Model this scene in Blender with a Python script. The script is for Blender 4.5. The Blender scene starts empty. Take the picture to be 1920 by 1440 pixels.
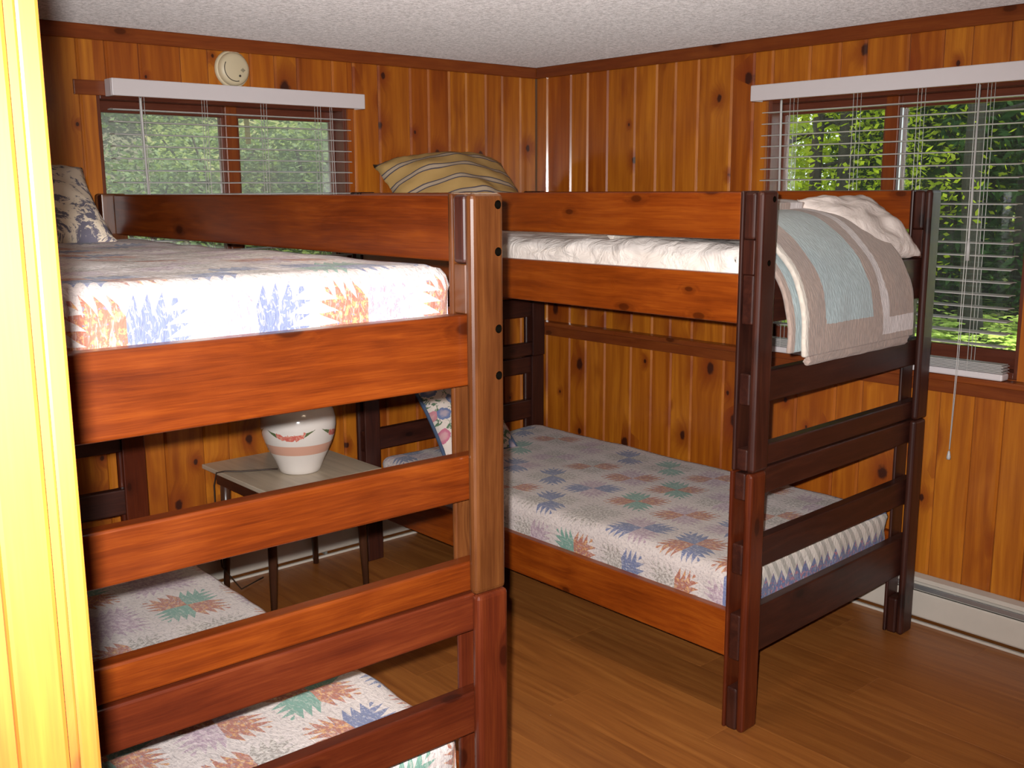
import bpy, bmesh, math, random
from mathutils import Vector, Matrix, noise
random.seed(11)
scene = bpy.context.scene
COL = scene.collection
R = math.radians

# ------------------------------------------------------------------ camera
F_PX, PITCH, YAW, ROLL = 1956.22, R(10.5257), R(41.273), R(-0.2753)
CAM = Vector((-3.6205, -3.9324, 1.6))
_fw = Vector((math.sin(YAW)*math.cos(PITCH), math.cos(YAW)*math.cos(PITCH), -math.sin(PITCH)))
_r0 = Vector((math.cos(YAW), -math.sin(YAW), 0)); _u0 = _r0.cross(_fw)
_r = _r0*math.cos(ROLL) + _u0*math.sin(ROLL); _u = _u0*math.cos(ROLL) - _r0*math.sin(ROLL)
cd = bpy.data.cameras.new('camera'); cam = bpy.data.objects.new('camera', cd); COL.objects.link(cam)
cd.sensor_fit = 'HORIZONTAL'; cd.sensor_width = 36.0; cd.lens = 36.0*F_PX/1920.0; cd.clip_start = 0.02
m3 = Matrix((_r, _u, -_fw)).transposed()
cam.matrix_world = Matrix.Translation(CAM) @ m3.to_4x4()
scene.camera = cam

# ------------------------------------------------------------------ world, lights, exposure
FLASH_W, SUN_W, SKY_S, LAMP_W, HALL_W, EXPOSURE = 560.0, 15.0, 2.4, 4.0, 3.0, 0.12
scene.view_settings.view_transform = 'Standard'
scene.view_settings.look = 'None'
scene.view_settings.gamma = 1.0
scene.view_settings.exposure = EXPOSURE
scene.view_settings.use_curve_mapping = False
w = bpy.data.worlds.new('sky'); scene.world = w; w.use_nodes = True
bg = w.node_tree.nodes['Background']
bg.inputs[0].default_value = (0.80, 0.90, 1.0, 1); bg.inputs[1].default_value = SKY_S
def lamp(name, kind, loc, power, color=(1,1,1), **kw):
    d = bpy.data.lights.new(name, kind); d.energy = power; d.color = color
    for k, v in kw.items(): setattr(d, k, v)
    o = bpy.data.objects.new(name, d); COL.objects.link(o); o.location = loc
    return o
sun = lamp('sun', 'SUN', (0,0,10), SUN_W, (1.0, 0.95, 0.82), angle=R(1.0))
sun.rotation_euler = Vector((-0.24, 0.42, -0.87)).to_track_quat('-Z', 'Y').to_euler()
# the camera's own flash, a little left of and above the lens
flash = lamp('camera_flash', 'SPOT', CAM - _r*0.030 + _u*0.034 + _fw*0.02, FLASH_W, (1.0, 0.985, 0.975), shadow_soft_size=0.012, spot_size=R(92), spot_blend=1.0)
flash.rotation_euler = cam.matrix_world.to_euler()

# ------------------------------------------------------------------ material helpers
class NT:
    def __init__(s, name):
        s.m = bpy.data.materials.new(name); s.m.use_nodes = True
        s.t = s.m.node_tree; s.t.nodes.clear()
        s.out = s.t.nodes.new('ShaderNodeOutputMaterial')
    def n(s, typ, **kw):
        nd = s.t.nodes.new('ShaderNode'+typ)
        ins = kw.pop('ins', {})
        for k, v in kw.items(): setattr(nd, k, v)
        for k, v in ins.items(): s.put(nd.inputs[k], v)
        return nd
    def put(s, sock, v):
        if isinstance(v, bpy.types.NodeSocket): s.t.links.new(v, sock)
        elif v is not None:
            if hasattr(sock, 'default_value'):
                try: sock.default_value = v
                except Exception: sock.default_value = (*v, 1) if len(v) == 3 else v
    def math(s, op, a, b=None, c=None, clamp=False):
        nd = s.n('Math', operation=op, use_clamp=clamp); s.put(nd.inputs[0], a)
        if b is not None: s.put(nd.inputs[1], b)
        if c is not None: s.put(nd.inputs[2], c)
        return nd.outputs[0]
    def mix(s, f, a, b, mode='MIX'):
        nd = s.n('MixRGB', blend_type=mode); s.put(nd.inputs[0], f); s.put(nd.inputs[1], rgba(a)); s.put(nd.inputs[2], rgba(b))
        return nd.outputs[0]
    def ramp(s, f, stops, interp='LINEAR'):
        nd = s.n('ValToRGB'); cr = nd.color_ramp; cr.interpolation = interp
        while len(cr.elements) < len(stops): cr.elements.new(0.5)
        for e, (p, c) in zip(cr.elements, stops): e.position = p; e.color = rgba(c)
        s.put(nd.inputs[0], f); return nd.outputs[0]
    def smooth(s, v, lo, hi, a=0.0, b=1.0):
        nd = s.n('MapRange', interpolation_type='SMOOTHSTEP')
        for i, x in enumerate((v, lo, hi, a, b)): s.put(nd.inputs[i], x)
        return nd.outputs[0]
    def noise(s, vec, scale=1.0, detail=4.0, rough=0.55, dist=0.0):
        nd = s.n('TexNoise', ins={'Scale': scale, 'Detail': detail, 'Roughness': rough, 'Distortion': dist}); s.put(nd.inputs['Vector'], vec)
        return nd.outputs['Fac']
    def voro(s, vec, scale=1.0, feature='F1', dim='3D'):
        nd = s.n('TexVoronoi', feature=feature, voronoi_dimensions=dim, ins={'Scale': scale}); s.put(nd.inputs['Vector'], vec)
        return nd
    def mapv(s, vec, scale=(1,1,1), loc=(0,0,0)):
        nd = s.n('Mapping'); s.put(nd.inputs['Vector'], vec); s.put(nd.inputs['Scale'], scale); s.put(nd.inputs['Location'], loc)
        return nd.outputs[0]
    def obj(s):      # object coordinates shifted by a random amount per object
        tc = s.n('TexCoord').outputs['Object']; rnd = s.n('ObjectInfo').outputs['Random']
        c = s.n('CombineXYZ', ins={0: s.math('MULTIPLY', rnd, 37.0), 1: s.math('MULTIPLY', rnd, 91.0), 2: s.math('MULTIPLY', rnd, 61.0)})
        v = s.n('VectorMath', operation='ADD'); s.put(v.inputs[0], tc); s.put(v.inputs[1], c.outputs[0])
        return v.outputs[0], rnd, tc
    def sep(s, vec):
        nd = s.n('SeparateXYZ'); s.put(nd.inputs[0], vec); return nd.outputs
    def comb(s, x=0.0, y=0.0, z=0.0):
        nd = s.n('CombineXYZ'); s.put(nd.inputs[0], x); s.put(nd.inputs[1], y); s.put(nd.inputs[2], z); return nd.outputs[0]
    def bump(s, h, strength=0.3, dist=0.01):
        nd = s.n('Bump', ins={'Strength': strength, 'Distance': dist, 'Height': h}); return nd.outputs[0]
    def bsdf(s, color, rough=0.5, normal=None, coat=0.0, coat_rough=0.2, metal=0.0, spec=0.5, sheen=0.0, trans=0.0):
        b = s.n('BsdfPrincipled')
        s.put(b.inputs['Base Color'], rgba(color)); s.put(b.inputs['Roughness'], rough); s.put(b.inputs['Metallic'], metal)
        s.put(b.inputs['Specular IOR Level'], spec); s.put(b.inputs['Coat Weight'], coat); s.put(b.inputs['Coat Roughness'], coat_rough)
        s.put(b.inputs['Sheen Weight'], sheen); s.put(b.inputs['Transmission Weight'], trans)
        if normal is not None: s.put(b.inputs['Normal'], normal)
        s.t.links.new(b.outputs[0], s.out.inputs[0]); return s.m
def rgba(c):
    if isinstance(c, (tuple, list)) and len(c) == 3: return (*c, 1)
    return c
def plain(name, color, rough=0.5, nscale=30.0, var=0.08, coat=0.0, metal=0.0, bump=0.0, spec=0.5):
    t = NT(name); v, rnd, tc = t.obj()
    f = t.noise(v, nscale, 3)
    c = t.mix(f, tuple(x*(1-var) for x in color), tuple(min(1, x*(1+var)) for x in color))
    return t.bsdf(c, rough, t.bump(f, bump, 0.002) if bump else None, coat=coat, metal=metal, spec=spec)

def mat_pine(name='knotty_pine', coat=0.6, cr=0.22):
    t = NT(name); v, rnd, tc = t.obj(); x, y, z = t.sep(v)
    p = t.comb(x, 0.0, z)
    warp = t.noise(t.mapv(v, (3, 3, 0.9)), 1.0, 2)
    vor = t.voro(t.mapv(t.comb(t.math('ADD', x, y), t.math('MULTIPLY', z, 0.72)), (5.4, 5.4, 1)), 1.0, dim='2D')
    keep = t.sep(vor.outputs['Color'])
    on = t.math('GREATER_THAN', keep[0], 0.30)
    size = t.math('ADD', 0.030, t.math('MULTIPLY', t.math('POWER', keep[1], 1.6), 0.125))
    d = t.math('DIVIDE', vor.outputs['Distance'], size)
    d = t.math('ADD', d, t.math('MULTIPLY', t.math('SUBTRACT', t.noise(v, 38, 3), 0.5), 0.9))
    core = t.math('MULTIPLY', t.smooth(d, 1.05, 0.55), on)
    halo = t.math('MULTIPLY', t.smooth(d, 4.6, 0.7), on)
    gx = t.comb(t.math('ADD', t.math('MULTIPLY', t.math('ADD', x, y), 34.0), t.math('ADD', t.math('MULTIPLY', warp, 3.0), t.math('MULTIPLY', halo, 1.2))), 0.0, t.math('MULTIPLY', z, 1.6))
    grain = t.noise(gx, 1.0, 5, 0.6)
    fine = t.noise(t.mapv(v, (260, 260, 9)), 1.0, 2)
    big = t.noise(t.mapv(v, (5, 5, 1.3)), 1.0, 2)
    g = t.math('ADD', t.math('MULTIPLY', grain, 0.62), t.math('ADD', t.math('MULTIPLY', big, 0.30), t.math('MULTIPLY', fine, 0.08)))
    c = t.ramp(g, [(0.30, (0.215, 0.046, 0.0032)), (0.48, (0.380, 0.106, 0.0062)), (0.66, (0.550, 0.188, 0.0115))])
    tone = t.ramp(rnd, [(0.0, (0.78, 0.62, 0.55)), (0.35, (0.98, 0.93, 0.9)), (0.7, (1.06, 1.12, 1.1)), (1.0, (0.88, 0.74, 0.7))])
    c = t.mix(1.0, c, tone, 'MULTIPLY')
    red = t.noise(t.mapv(v, (7, 7, 2.1)), 1.0, 3, 0.6)
    c = t.mix(t.math('MULTIPLY', t.smooth(red, 0.54, 0.74), 0.65), c, (0.20, 0.034, 0.0035))
    c = t.mix(t.math('MULTIPLY', halo, 0.72), c, (0.19, 0.026, 0.003))
    c = t.mix(t.math('MULTIPLY', core, 0.93), c, (0.030, 0.006, 0.003))
    return t.bsdf(c, 0.5, t.bump(grain, 0.06, 0.002), coat=coat, coat_rough=cr, spec=0.3)

def mat_bedwood(name, axis, lo, mid, hi, rough=0.33, knots=True):
    t = NT(name); v, rnd, tc = t.obj(); s = list(t.sep(v))
    perm = {'x': (0, 1, 2), 'y': (1, 0, 2), 'z': (2, 0, 1)}[axis]
    L, A, B = (s[i] for i in perm)
    w1 = t.noise(t.comb(t.math('MULTIPLY', L, 1.6), t.math('MULTIPLY', A, 4.0), t.math('MULTIPLY', B, 4.0)), 1.0, 2)
    vor = t.voro(t.comb(t.math('MULTIPLY', L, 3.2), t.math('MULTIPLY', t.math('ADD', A, B), 6.5)), 1.0, dim='2D')
    kc = t.sep(vor.outputs['Color']); on = t.math('GREATER_THAN', kc[0], 0.55)
    d = t.math('DIVIDE', vor.outputs['Distance'], t.math('ADD', 0.05, t.math('MULTIPLY', kc[1], 0.05)))
    core = t.math('MULTIPLY', t.smooth(d, 1.1, 0.7), on); halo = t.math('MULTIPLY', t.smooth(d, 3.0, 0.8), on)
    q = t.comb(t.math('MULTIPLY', L, 2.2), t.math('ADD', t.math('MULTIPLY', A, 46.0), t.math('ADD', t.math('MULTIPLY', w1, 4.0), halo)), t.math('ADD', t.math('MULTIPLY', B, 46.0), t.math('MULTIPLY', w1, 4.0)))
    g = t.noise(q, 1.0, 6, 0.62)
    fine = t.noise(t.comb(t.math('MULTIPLY', L, 9.0), t.math('MULTIPLY', A, 300.0), t.math('MULTIPLY', B, 300.0)), 1.0, 3)
    wear = t.noise(v, 5.0, 4)
    g2 = t.math('ADD', t.math('MULTIPLY', g, 0.52), t.math('ADD', t.math('MULTIPLY', fine, 0.26), t.math('MULTIPLY', wear, 0.22)))
    c = t.ramp(g2, [(0.32, lo), (0.50, mid), (0.68, hi)])
    c = t.mix(1.0, c, t.ramp(rnd, [(0, (0.86, 0.84, 0.84)), (1, (1.1, 1.1, 1.1))]), 'MULTIPLY')
    if knots:
        c = t.mix(t.math('MULTIPLY', halo, 0.35), c, tuple(x*0.6 for x in lo))
        c = t.mix(t.math('MULTIPLY', core, 0.75), c, tuple(x*0.45 for x in lo))
    rg = t.math('ADD', rough, t.math('MULTIPLY', t.math('SUBTRACT', wear, 0.5), 0.25))
    return t.bsdf(c, rg, t.bump(g, 0.08, 0.0015), coat=0.18, coat_rough=0.25, spec=0.35)

M = {}
M['pine'] = mat_pine(); M['groove'] = mat_pine('varnished_groove', 1.0, 0.13)
RED = ((0.050, 0.0072, 0.0012), (0.110, 0.0185, 0.0020), (0.185, 0.0380, 0.0036))
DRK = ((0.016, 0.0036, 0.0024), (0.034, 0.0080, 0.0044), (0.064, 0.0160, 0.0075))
WRN = ((0.042, 0.0110, 0.0028), (0.084, 0.0250, 0.0062), (0.140, 0.0480, 0.0120))
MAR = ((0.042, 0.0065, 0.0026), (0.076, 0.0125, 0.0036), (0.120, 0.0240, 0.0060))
for ax in 'xyz':
    M['red_'+ax] = mat_bedwood('red_stained_pine_'+ax, ax, *RED)
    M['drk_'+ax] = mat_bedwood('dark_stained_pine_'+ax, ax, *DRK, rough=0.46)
BRT = ((0.110, 0.0170, 0.0020), (0.215, 0.0400, 0.0034), (0.320, 0.0740, 0.0060))  # brighter, more orange tones for the far bed's side rails
M['brt_y'] = mat_bedwood('bright_stained_pine_y', 'y', *BRT)
M['wrn_z'] = mat_bedwood('worn_stained_pine_z', 'z', *WRN)
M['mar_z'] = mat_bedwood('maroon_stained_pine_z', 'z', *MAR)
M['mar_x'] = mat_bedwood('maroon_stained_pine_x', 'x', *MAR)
M['trim_x'] = mat_bedwood('red_trim_x', 'x', (0.13, 0.026, 0.006), (0.19, 0.042, 0.009), (0.26, 0.07, 0.013))
M['trim_y'] = mat_bedwood('red_trim_y', 'y', (0.13, 0.026, 0.006), (0.19, 0.042, 0.009), (0.26, 0.07, 0.013))
M['trim_z'] = mat_bedwood('red_trim_z', 'z', (0.13, 0.026, 0.006), (0.19, 0.042, 0.009), (0.26, 0.07, 0.013))
M['brown_x'] = mat_bedwood('brown_frame_x', 'x', (0.075, 0.018, 0.010), (0.11, 0.028, 0.014), (0.15, 0.042, 0.020), knots=False)
M['brown_y'] = mat_bedwood('brown_frame_y', 'y', (0.075, 0.018, 0.010), (0.11, 0.028, 0.014), (0.15, 0.042, 0.020), knots=False)
M['brown_z'] = mat_bedwood('brown_frame_z', 'z', (0.085, 0.022, 0.012), (0.125, 0.034, 0.017), (0.17, 0.050, 0.024), knots=False)
M['jamb'] = mat_bedwood('pale_varnished_pine', 'z', (0.15, 0.045, 0.0030), (0.215, 0.068, 0.0050), (0.28, 0.098, 0.0090), rough=0.6)
M['hole'] = plain('hole_shade', (0.004, 0.003, 0.002), 1.0, spec=0.0)  # near-black colour paints the shade inside the drilled holes

def mat_floor():
    t = NT('laminate_floor'); v, rnd, tc = t.obj(); x, y, z = t.sep(v)
    w1 = t.noise(t.mapv(v, (3, 0.8, 1)), 1.0, 2)
    g = t.noise(t.comb(t.math('ADD', t.math('MULTIPLY', x, 42.0), t.math('MULTIPLY', w1, 5.0)), t.math('MULTIPLY', y, 1.8), 0.0), 1.0, 6, 0.62)
    fine = t.noise(t.mapv(v, (220, 9, 1)), 1.0, 2)
    gg = t.math('ADD', t.math('MULTIPLY', g, 0.8), t.math('MULTIPLY', fine, 0.2))
    c = t.ramp(gg, [(0.32, (0.205, 0.062, 0.0125)), (0.5, (0.285, 0.095, 0.019)), (0.68, (0.375, 0.140, 0.030))])
    c = t.mix(1.0, c, t.ramp(rnd, [(0, (0.82, 0.80, 0.78)), (1, (1.08, 1.08, 1.08))]), 'MULTIPLY')
    w = t.n('NewGeometry').outputs['Position']
    spot = t.math('GREATER_THAN', t.noise(w, 26.0, 2), 0.795)
    c = t.mix(t.math('MULTIPLY', spot, 0.35), c, (0.5, 0.4, 0.33))
    dull = t.noise(w, 2.6, 3)
    return t.bsdf(c, t.math('ADD', 0.30, t.math('MULTIPLY', dull, 0.22)), t.bump(g, 0.04, 0.001), coat=0.15, coat_rough=0.3)
M['floor'] = mat_floor()
def mat_ceiling():
    t = NT('stipple_ceiling'); w = t.n('NewGeometry').outputs['Position']
    a = t.noise(w, 70.0, 4, 0.75); b = t.noise(w, 190.0, 2)
    h = t.math('ADD', t.math('MULTIPLY', a, 0.7), t.math('MULTIPLY', b, 0.3))
    c = t.ramp(h, [(0.38, (0.44, 0.40, 0.385)), (0.60, (0.84, 0.78, 0.76))])
    m = t.bsdf(c, 0.9, t.bump(h, 0.35, 0.012), spec=0.1)
    [n for n in t.t.nodes if n.type == 'BSDF_PRINCIPLED'][0].inputs['Diffuse Roughness'].default_value = 1.0
    return m
M['ceiling'] = mat_ceiling()
M['white'] = plain('white_vinyl', (0.66, 0.60, 0.60), 0.38, var=0.02)
M['slat'] = plain('white_slat', (0.46, 0.44, 0.42), 0.4, var=0.02)
M['cord'] = plain('white_cord', (0.58, 0.55, 0.52), 0.6, var=0.03)
M['enamel'] = plain('heater_enamel', (0.53, 0.47, 0.40), 0.42, nscale=9, var=0.10)
M['enamel_dark'] = plain('heater_dark_metal', (0.16, 0.15, 0.13), 0.5)  # darker grey metal for fin tube and brackets
M['plaster'] = plain('cream_wall_paint', (0.62, 0.52, 0.40), 0.8, var=0.03)
M['siding'] = plain('brown_siding', (0.16, 0.08, 0.04), 0.8)
M['detector'] = plain('aged_cream_plastic', (0.62, 0.52, 0.34), 0.45, var=0.03)
M['dark_plastic'] = plain('dark_plastic', (0.05, 0.04, 0.03), 0.5)
M['metal'] = plain('aluminium', (0.55, 0.57, 0.58), 0.35, metal=0.85)
M['brass'] = plain('brass', (0.72, 0.47, 0.13), 0.22, metal=1.0)
M['cable'] = plain('brown_cable', (0.035, 0.018, 0.010), 0.5)
M['shade'] = plain('cream_shade_cloth', (0.72, 0.64, 0.50), 0.85)
M['leg'] = mat_bedwood('dark_table_leg', 'z', (0.035, 0.012, 0.006), (0.055, 0.02, 0.010), (0.085, 0.034, 0.016), knots=False)
M['tabletop'] = None
def mat_tabletop():
    t = NT('beige_laminate'); v, rnd, tc = t.obj()
    g = t.noise(t.mapv(v, (40, 2.2, 1)), 1.0, 4)
    return t.bsdf(t.ramp(g, [(0.35, (0.43, 0.35, 0.255)), (0.65, (0.55, 0.46, 0.345))]), 0.33)
M['tabletop'] = mat_tabletop()
def mat_glass():
    t = NT('window_glass')
    tr = t.n('BsdfTransparent', ins={0: (0.93, 0.95, 0.94, 1)}); gl = t.n('BsdfGlossy', ins={'Roughness': 0.02})
    fr = t.n('Fresnel', ins={'IOR': 1.45}); mx = t.n('MixShader', ins={0: fr.outputs[0]})
    t.t.links.new(tr.outputs[0], mx.inputs[1]); t.t.links.new(gl.outputs[0], mx.inputs[2]); t.t.links.new(mx.outputs[0], t.out.inputs[0])
    return t.m
M['glass'] = mat_glass()
def mat_screen(dens):
    t = NT('insect_screen_mesh')
    tr = t.n('BsdfTransparent'); df = t.n('BsdfDiffuse', ins={0: (0.42, 0.42, 0.40, 1)})
    mx = t.n('MixShader', ins={0: dens})
    t.t.links.new(tr.outputs[0], mx.inputs[1]); t.t.links.new(df.outputs[0], mx.inputs[2]); t.t.links.new(mx.outputs[0], t.out.inputs[0])
    return t.m
M['screen1'] = mat_screen(0.42); M['screen2'] = mat_screen(0.03)

def mat_quilt(name, off, border_v=None, seed=17.3, strong=0.0):
    """patchwork of bear-paw blocks: four saw-toothed squares round each tile centre"""
    t = NT(name); uv = t.n('UVMap').outputs[0]
    S = 0.225
    u, v, _ = t.sep(uv)
    wob = t.math('MULTIPLY', t.math('SUBTRACT', t.noise(uv, 9.0, 2), 0.5), 0.02)
    U = t.math('DIVIDE', t.math('ADD', t.math('ADD', u, off[0]), wob), S); V = t.math('DIVIDE', t.math('ADD', t.math('SUBTRACT', v, -off[1]), wob), S)
    iu, iv = t.math('FLOOR', U), t.math('FLOOR', V)
    fu = t.math('SUBTRACT', t.math('MULTIPLY', t.math('SUBTRACT', U, iu), 2.0), 1.0)
    fv = t.math('SUBTRACT', t.math('MULTIPLY', t.math('SUBTRACT', V, iv), 2.0), 1.0)
    p, q = t.math('ABSOLUTE', fu), t.math('ABSOLUTE', fv)
    def saw(a): return t.math('FRACT', t.math('MULTIPLY', a, 5.0))
    ep = t.math('SUBTRACT', p, t.math('ADD', 0.56, t.math('MULTIPLY', saw(q), 0.36)))
    eq = t.math('SUBTRACT', q, t.math('ADD', 0.56, t.math('MULTIPLY', saw(p), 0.36)))
    inside = t.math('LESS_THAN', t.math('MAXIMUM', ep, eq), 0.0)
    same = t.math('GREATER_THAN', t.math('MULTIPLY', fu, fv), 0.0)
    par = t.math('MODULO', t.math('ABSOLUTE', t.math('ADD', iu, iv)), 2.0)
    wn = t.sep(t.n('TexWhiteNoise', noise_dimensions='2D', ins={'Vector': t.comb(t.math('ADD', iu, seed), t.math('ADD', iv, 5.1))}).outputs['Color'])
    sp = t.noise(uv, 120.0, 2, 0.6); sp2 = t.noise(uv, 75.0, 3, 0.7)
    blue = t.mix(t.smooth(sp, 0.60, 0.68), (0.150, 0.170, 0.285), (0.44, 0.44, 0.50))
    rust = t.mix(t.smooth(sp2, 0.50, 0.60), (0.36, 0.135, 0.095), (0.56, 0.30, 0.13))
    rust = t.mix(t.smooth(sp, 0.62, 0.68), rust, (0.20, 0.17, 0.25))
    green = t.mix(t.smooth(sp, 0.62, 0.70), (0.16, 0.29, 0.235), (0.40, 0.46, 0.40))
    mauve = t.mix(t.smooth(sp2, 0.42, 0.60), (0.36, 0.25, 0.30), (0.52, 0.41, 0.43))
    taupe = t.mix(t.smooth(sp, 0.45, 0.55), (0.31, 0.27, 0.24), (0.54, 0.48, 0.44))
    def pick(f, stops):
        c = stops[0][1]
        for lim, col in stops[1:]: c = t.mix(t.math('GREATER_THAN', f, lim), c, col)
        return c
    colA = pick(wn[0], ((0, blue), (0.30+strong, mauve), (0.60+strong*0.7, taupe), (0.88, green)))
    colB = pick(wn[1], ((0, rust), (0.48+strong, mauve), (0.72+strong*0.6, taupe), (0.92, blue)))
    block = t.mix(same, colB, colA)
    white = t.mix(t.smooth(sp, 0.50, 0.62), (0.58, 0.50, 0.47), (0.45, 0.385, 0.37))
    c = t.mix(inside, white, block)
    if border_v is not None:
        d = t.math('SUBTRACT', v, border_v)
        tri = t.math('PINGPONG', t.math('MULTIPLY', u, 1.0), 0.022)
        rowb = t.math('LESS_THAN', t.math('SUBTRACT', d, 0.002), t.math('MULTIPLY', tri, 1.9))
        roww = t.mix(t.math('GREATER_THAN', t.math('FRACT', t.math('ADD', t.math('MULTIPLY', u, 22.0), t.math('MULTIPLY', d, 14.0))), 0.55), (0.66, 0.59, 0.52), (0.42, 0.38, 0.33))
        hem = t.mix(t.math('GREATER_THAN', sp2, 0.56), (0.13, 0.15, 0.28), (0.42, 0.16, 0.20))
        bc = t.mix(rowb, roww, hem)
        bc = t.mix(t.math('GREATER_THAN', d, 0.098), bc, (0.15, 0.17, 0.30))
        c = t.mix(t.math('LESS_THAN', d, 0.116), c, bc)
    hatch = t.noise(t.mapv(uv, (110, 34, 1)), 1.0, 2, 0.5, 2.0)
    c = t.mix(t.math('MULTIPLY', t.smooth(hatch, 0.5, 0.66), 0.30), c, (0.66, 0.58, 0.54))
    qn = t.noise(t.mapv(uv, (70, 26, 1)), 1.0, 3, 0.6, 1.5)
    q2 = t.noise(uv, 14.0, 2)
    h = t.math('ADD', qn, t.math('MULTIPLY', q2, 0.8))
    return t.bsdf(c, 0.9, t.bump(h, 0.55, 0.008), spec=0.2, sheen=0.15)
def mat_blanket(layer):
    t = NT('pieced_blanket_'+layer); uv = t.n('UVMap').outputs[0]; u, v, _ = t.sep(uv)
    tan, cream, blue = (0.330, 0.245, 0.205), (0.54, 0.475, 0.41), (0.335, 0.395, 0.400)
    white = (0.56, 0.50, 0.485)
    wob = t.math('MULTIPLY', t.math('SUBTRACT', t.noise(uv, 60.0, 2), 0.5), 0.008)
    u = t.math('ADD', u, wob); v = t.math('ADD', v, wob)
    if layer == 'outer':
        c = t.ramp(u, [(0.0, cream), (0.016, tan), (0.115, blue), (0.385, tan), (0.445, white), (0.487, tan)], 'CONSTANT')
        lowblue = t.math('MULTIPLY', t.math('LESS_THAN', v, 0.085), t.math('MULTIPLY', t.math('GREATER_THAN', u, 0.016), t.math('LESS_THAN', u, 0.445)))
        c = t.mix(lowblue, c, tan)
        lw = t.math('MULTIPLY', t.math('LESS_THAN', v, 0.075), t.math('GREATER_THAN', u, 0.445))
        c = t.mix(lw, c, white)
        c = t.mix(t.math('MULTIPLY', t.math('LESS_THAN', v, 0.022), t.math('GREATER_THAN', u, 0.40)), c, tan)
    elif layer == 'inner':
        c = t.ramp(u, [(0.0, tan), (0.02, blue), (0.11, tan)], 'CONSTANT')
    else:
        c = t.ramp(u, [(0.0, cream), (0.36, tan), (0.42, white), (0.50, tan)], 'CONSTANT')
    rib = t.noise(t.mapv(uv, (150, 38, 1)), 1.0, 2, 0.5)
    c = t.mix(t.smooth(rib, 0.35, 0.7), c, t.mix(1.0, c, (1.22, 1.22, 1.22), 'MULTIPLY'))
    return t.bsdf(c, 0.92, t.bump(rib, 0.6, 0.006), spec=0.15, sheen=0.2)
def mat_cloth(name, c0, c1, scale=9.0, bump=0.5):
    t = NT(name); v, rnd, tc = t.obj()
    a = t.noise(v, scale, 4, 0.6, 1.2); b = t.noise(v, 300.0, 1)
    return t.bsdf(t.mix(a, c0, c1), 0.9, t.bump(a, bump, 0.02), spec=0.2)
M['sheet'] = mat_cloth('white_sheet', (0.72, 0.64, 0.58), (0.82, 0.75, 0.70), 11.0, 0.7)
M['white_pillow'] = mat_cloth('white_pillowcase', (0.70, 0.60, 0.54), (0.80, 0.71, 0.66), 9.0, 0.5)
def mat_stripe():
    t = NT('striped_ticking'); uv = t.n('UVMap').outputs[0]; u, v, _ = t.sep(uv)
    f = t.math('FRACT', t.math('MULTIPLY', v, 12.0))
    base = t.mix(t.noise(uv, 8.0, 3), (0.40, 0.245, 0.085), (0.50, 0.325, 0.125))
    c = t.mix(t.math('COMPARE', f, 0.50, 0.13), base, (0.43, 0.33, 0.23))
    c = t.mix(t.math('COMPARE', f, 0.37, 0.035), c, (0.085, 0.070, 0.085))
    c = t.mix(t.math('COMPARE', f, 0.63, 0.035), c, (0.085, 0.070, 0.085))
    return t.bsdf(c, 0.9, t.bump(t.noise(uv, 7.0, 3), 0.3, 0.02), spec=0.2)
M['stripe'] = mat_stripe()
def mat_toile():
    t = NT('navy_toile'); uv = t.n('UVMap').outputs[0]
    a = t.noise(uv, 11.0, 6, 0.72, 1.4); b = t.noise(uv, 34.0, 4, 0.7, 0.8)
    m = t.math('MULTIPLY', t.smooth(a, 0.50, 0.54), t.smooth(b, 0.40, 0.47))
    c = t.mix(m, (0.64, 0.54, 0.42), (0.125, 0.115, 0.15))
    return t.bsdf(c, 0.9, spec=0.2)
M['toile'] = mat_toile()
def mat_floral():
    t = NT('floral_print'); uv = t.n('UVMap').outputs[0]
    v1 = t.voro(t.mapv(uv, (12, 12, 1)), 1.0, dim='2D'); k = t.sep(v1.outputs['Color'])
    dd = t.math('ADD', v1.outputs['Distance'], t.math('MULTIPLY', t.math('SUBTRACT', t.noise(uv, 60.0, 2), 0.5), 0.25))
    fl = t.math('LESS_THAN', dd, 0.36)
    col = t.ramp(k[0], [(0.0, (0.52, 0.16, 0.24)), (0.4, (0.15, 0.19, 0.34)), (0.75, (0.55, 0.22, 0.26))], 'CONSTANT')
    v2 = t.noise(uv, 26.0, 4, 0.65, 1.6)
    c = t.mix(t.smooth(v2, 0.54, 0.57), (0.70, 0.60, 0.54), (0.10, 0.17, 0.10))
    c = t.mix(fl, c, t.mix(t.smooth(dd, 0.10, 0.30), t.mix(0.5, col, (0.7, 0.5, 0.45)), col))
    return t.bsdf(c, 0.9, spec=0.2)
M['floral'] = mat_floral()
M['piping'] = plain('navy_piping', (0.055, 0.085, 0.15), 0.85)
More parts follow.
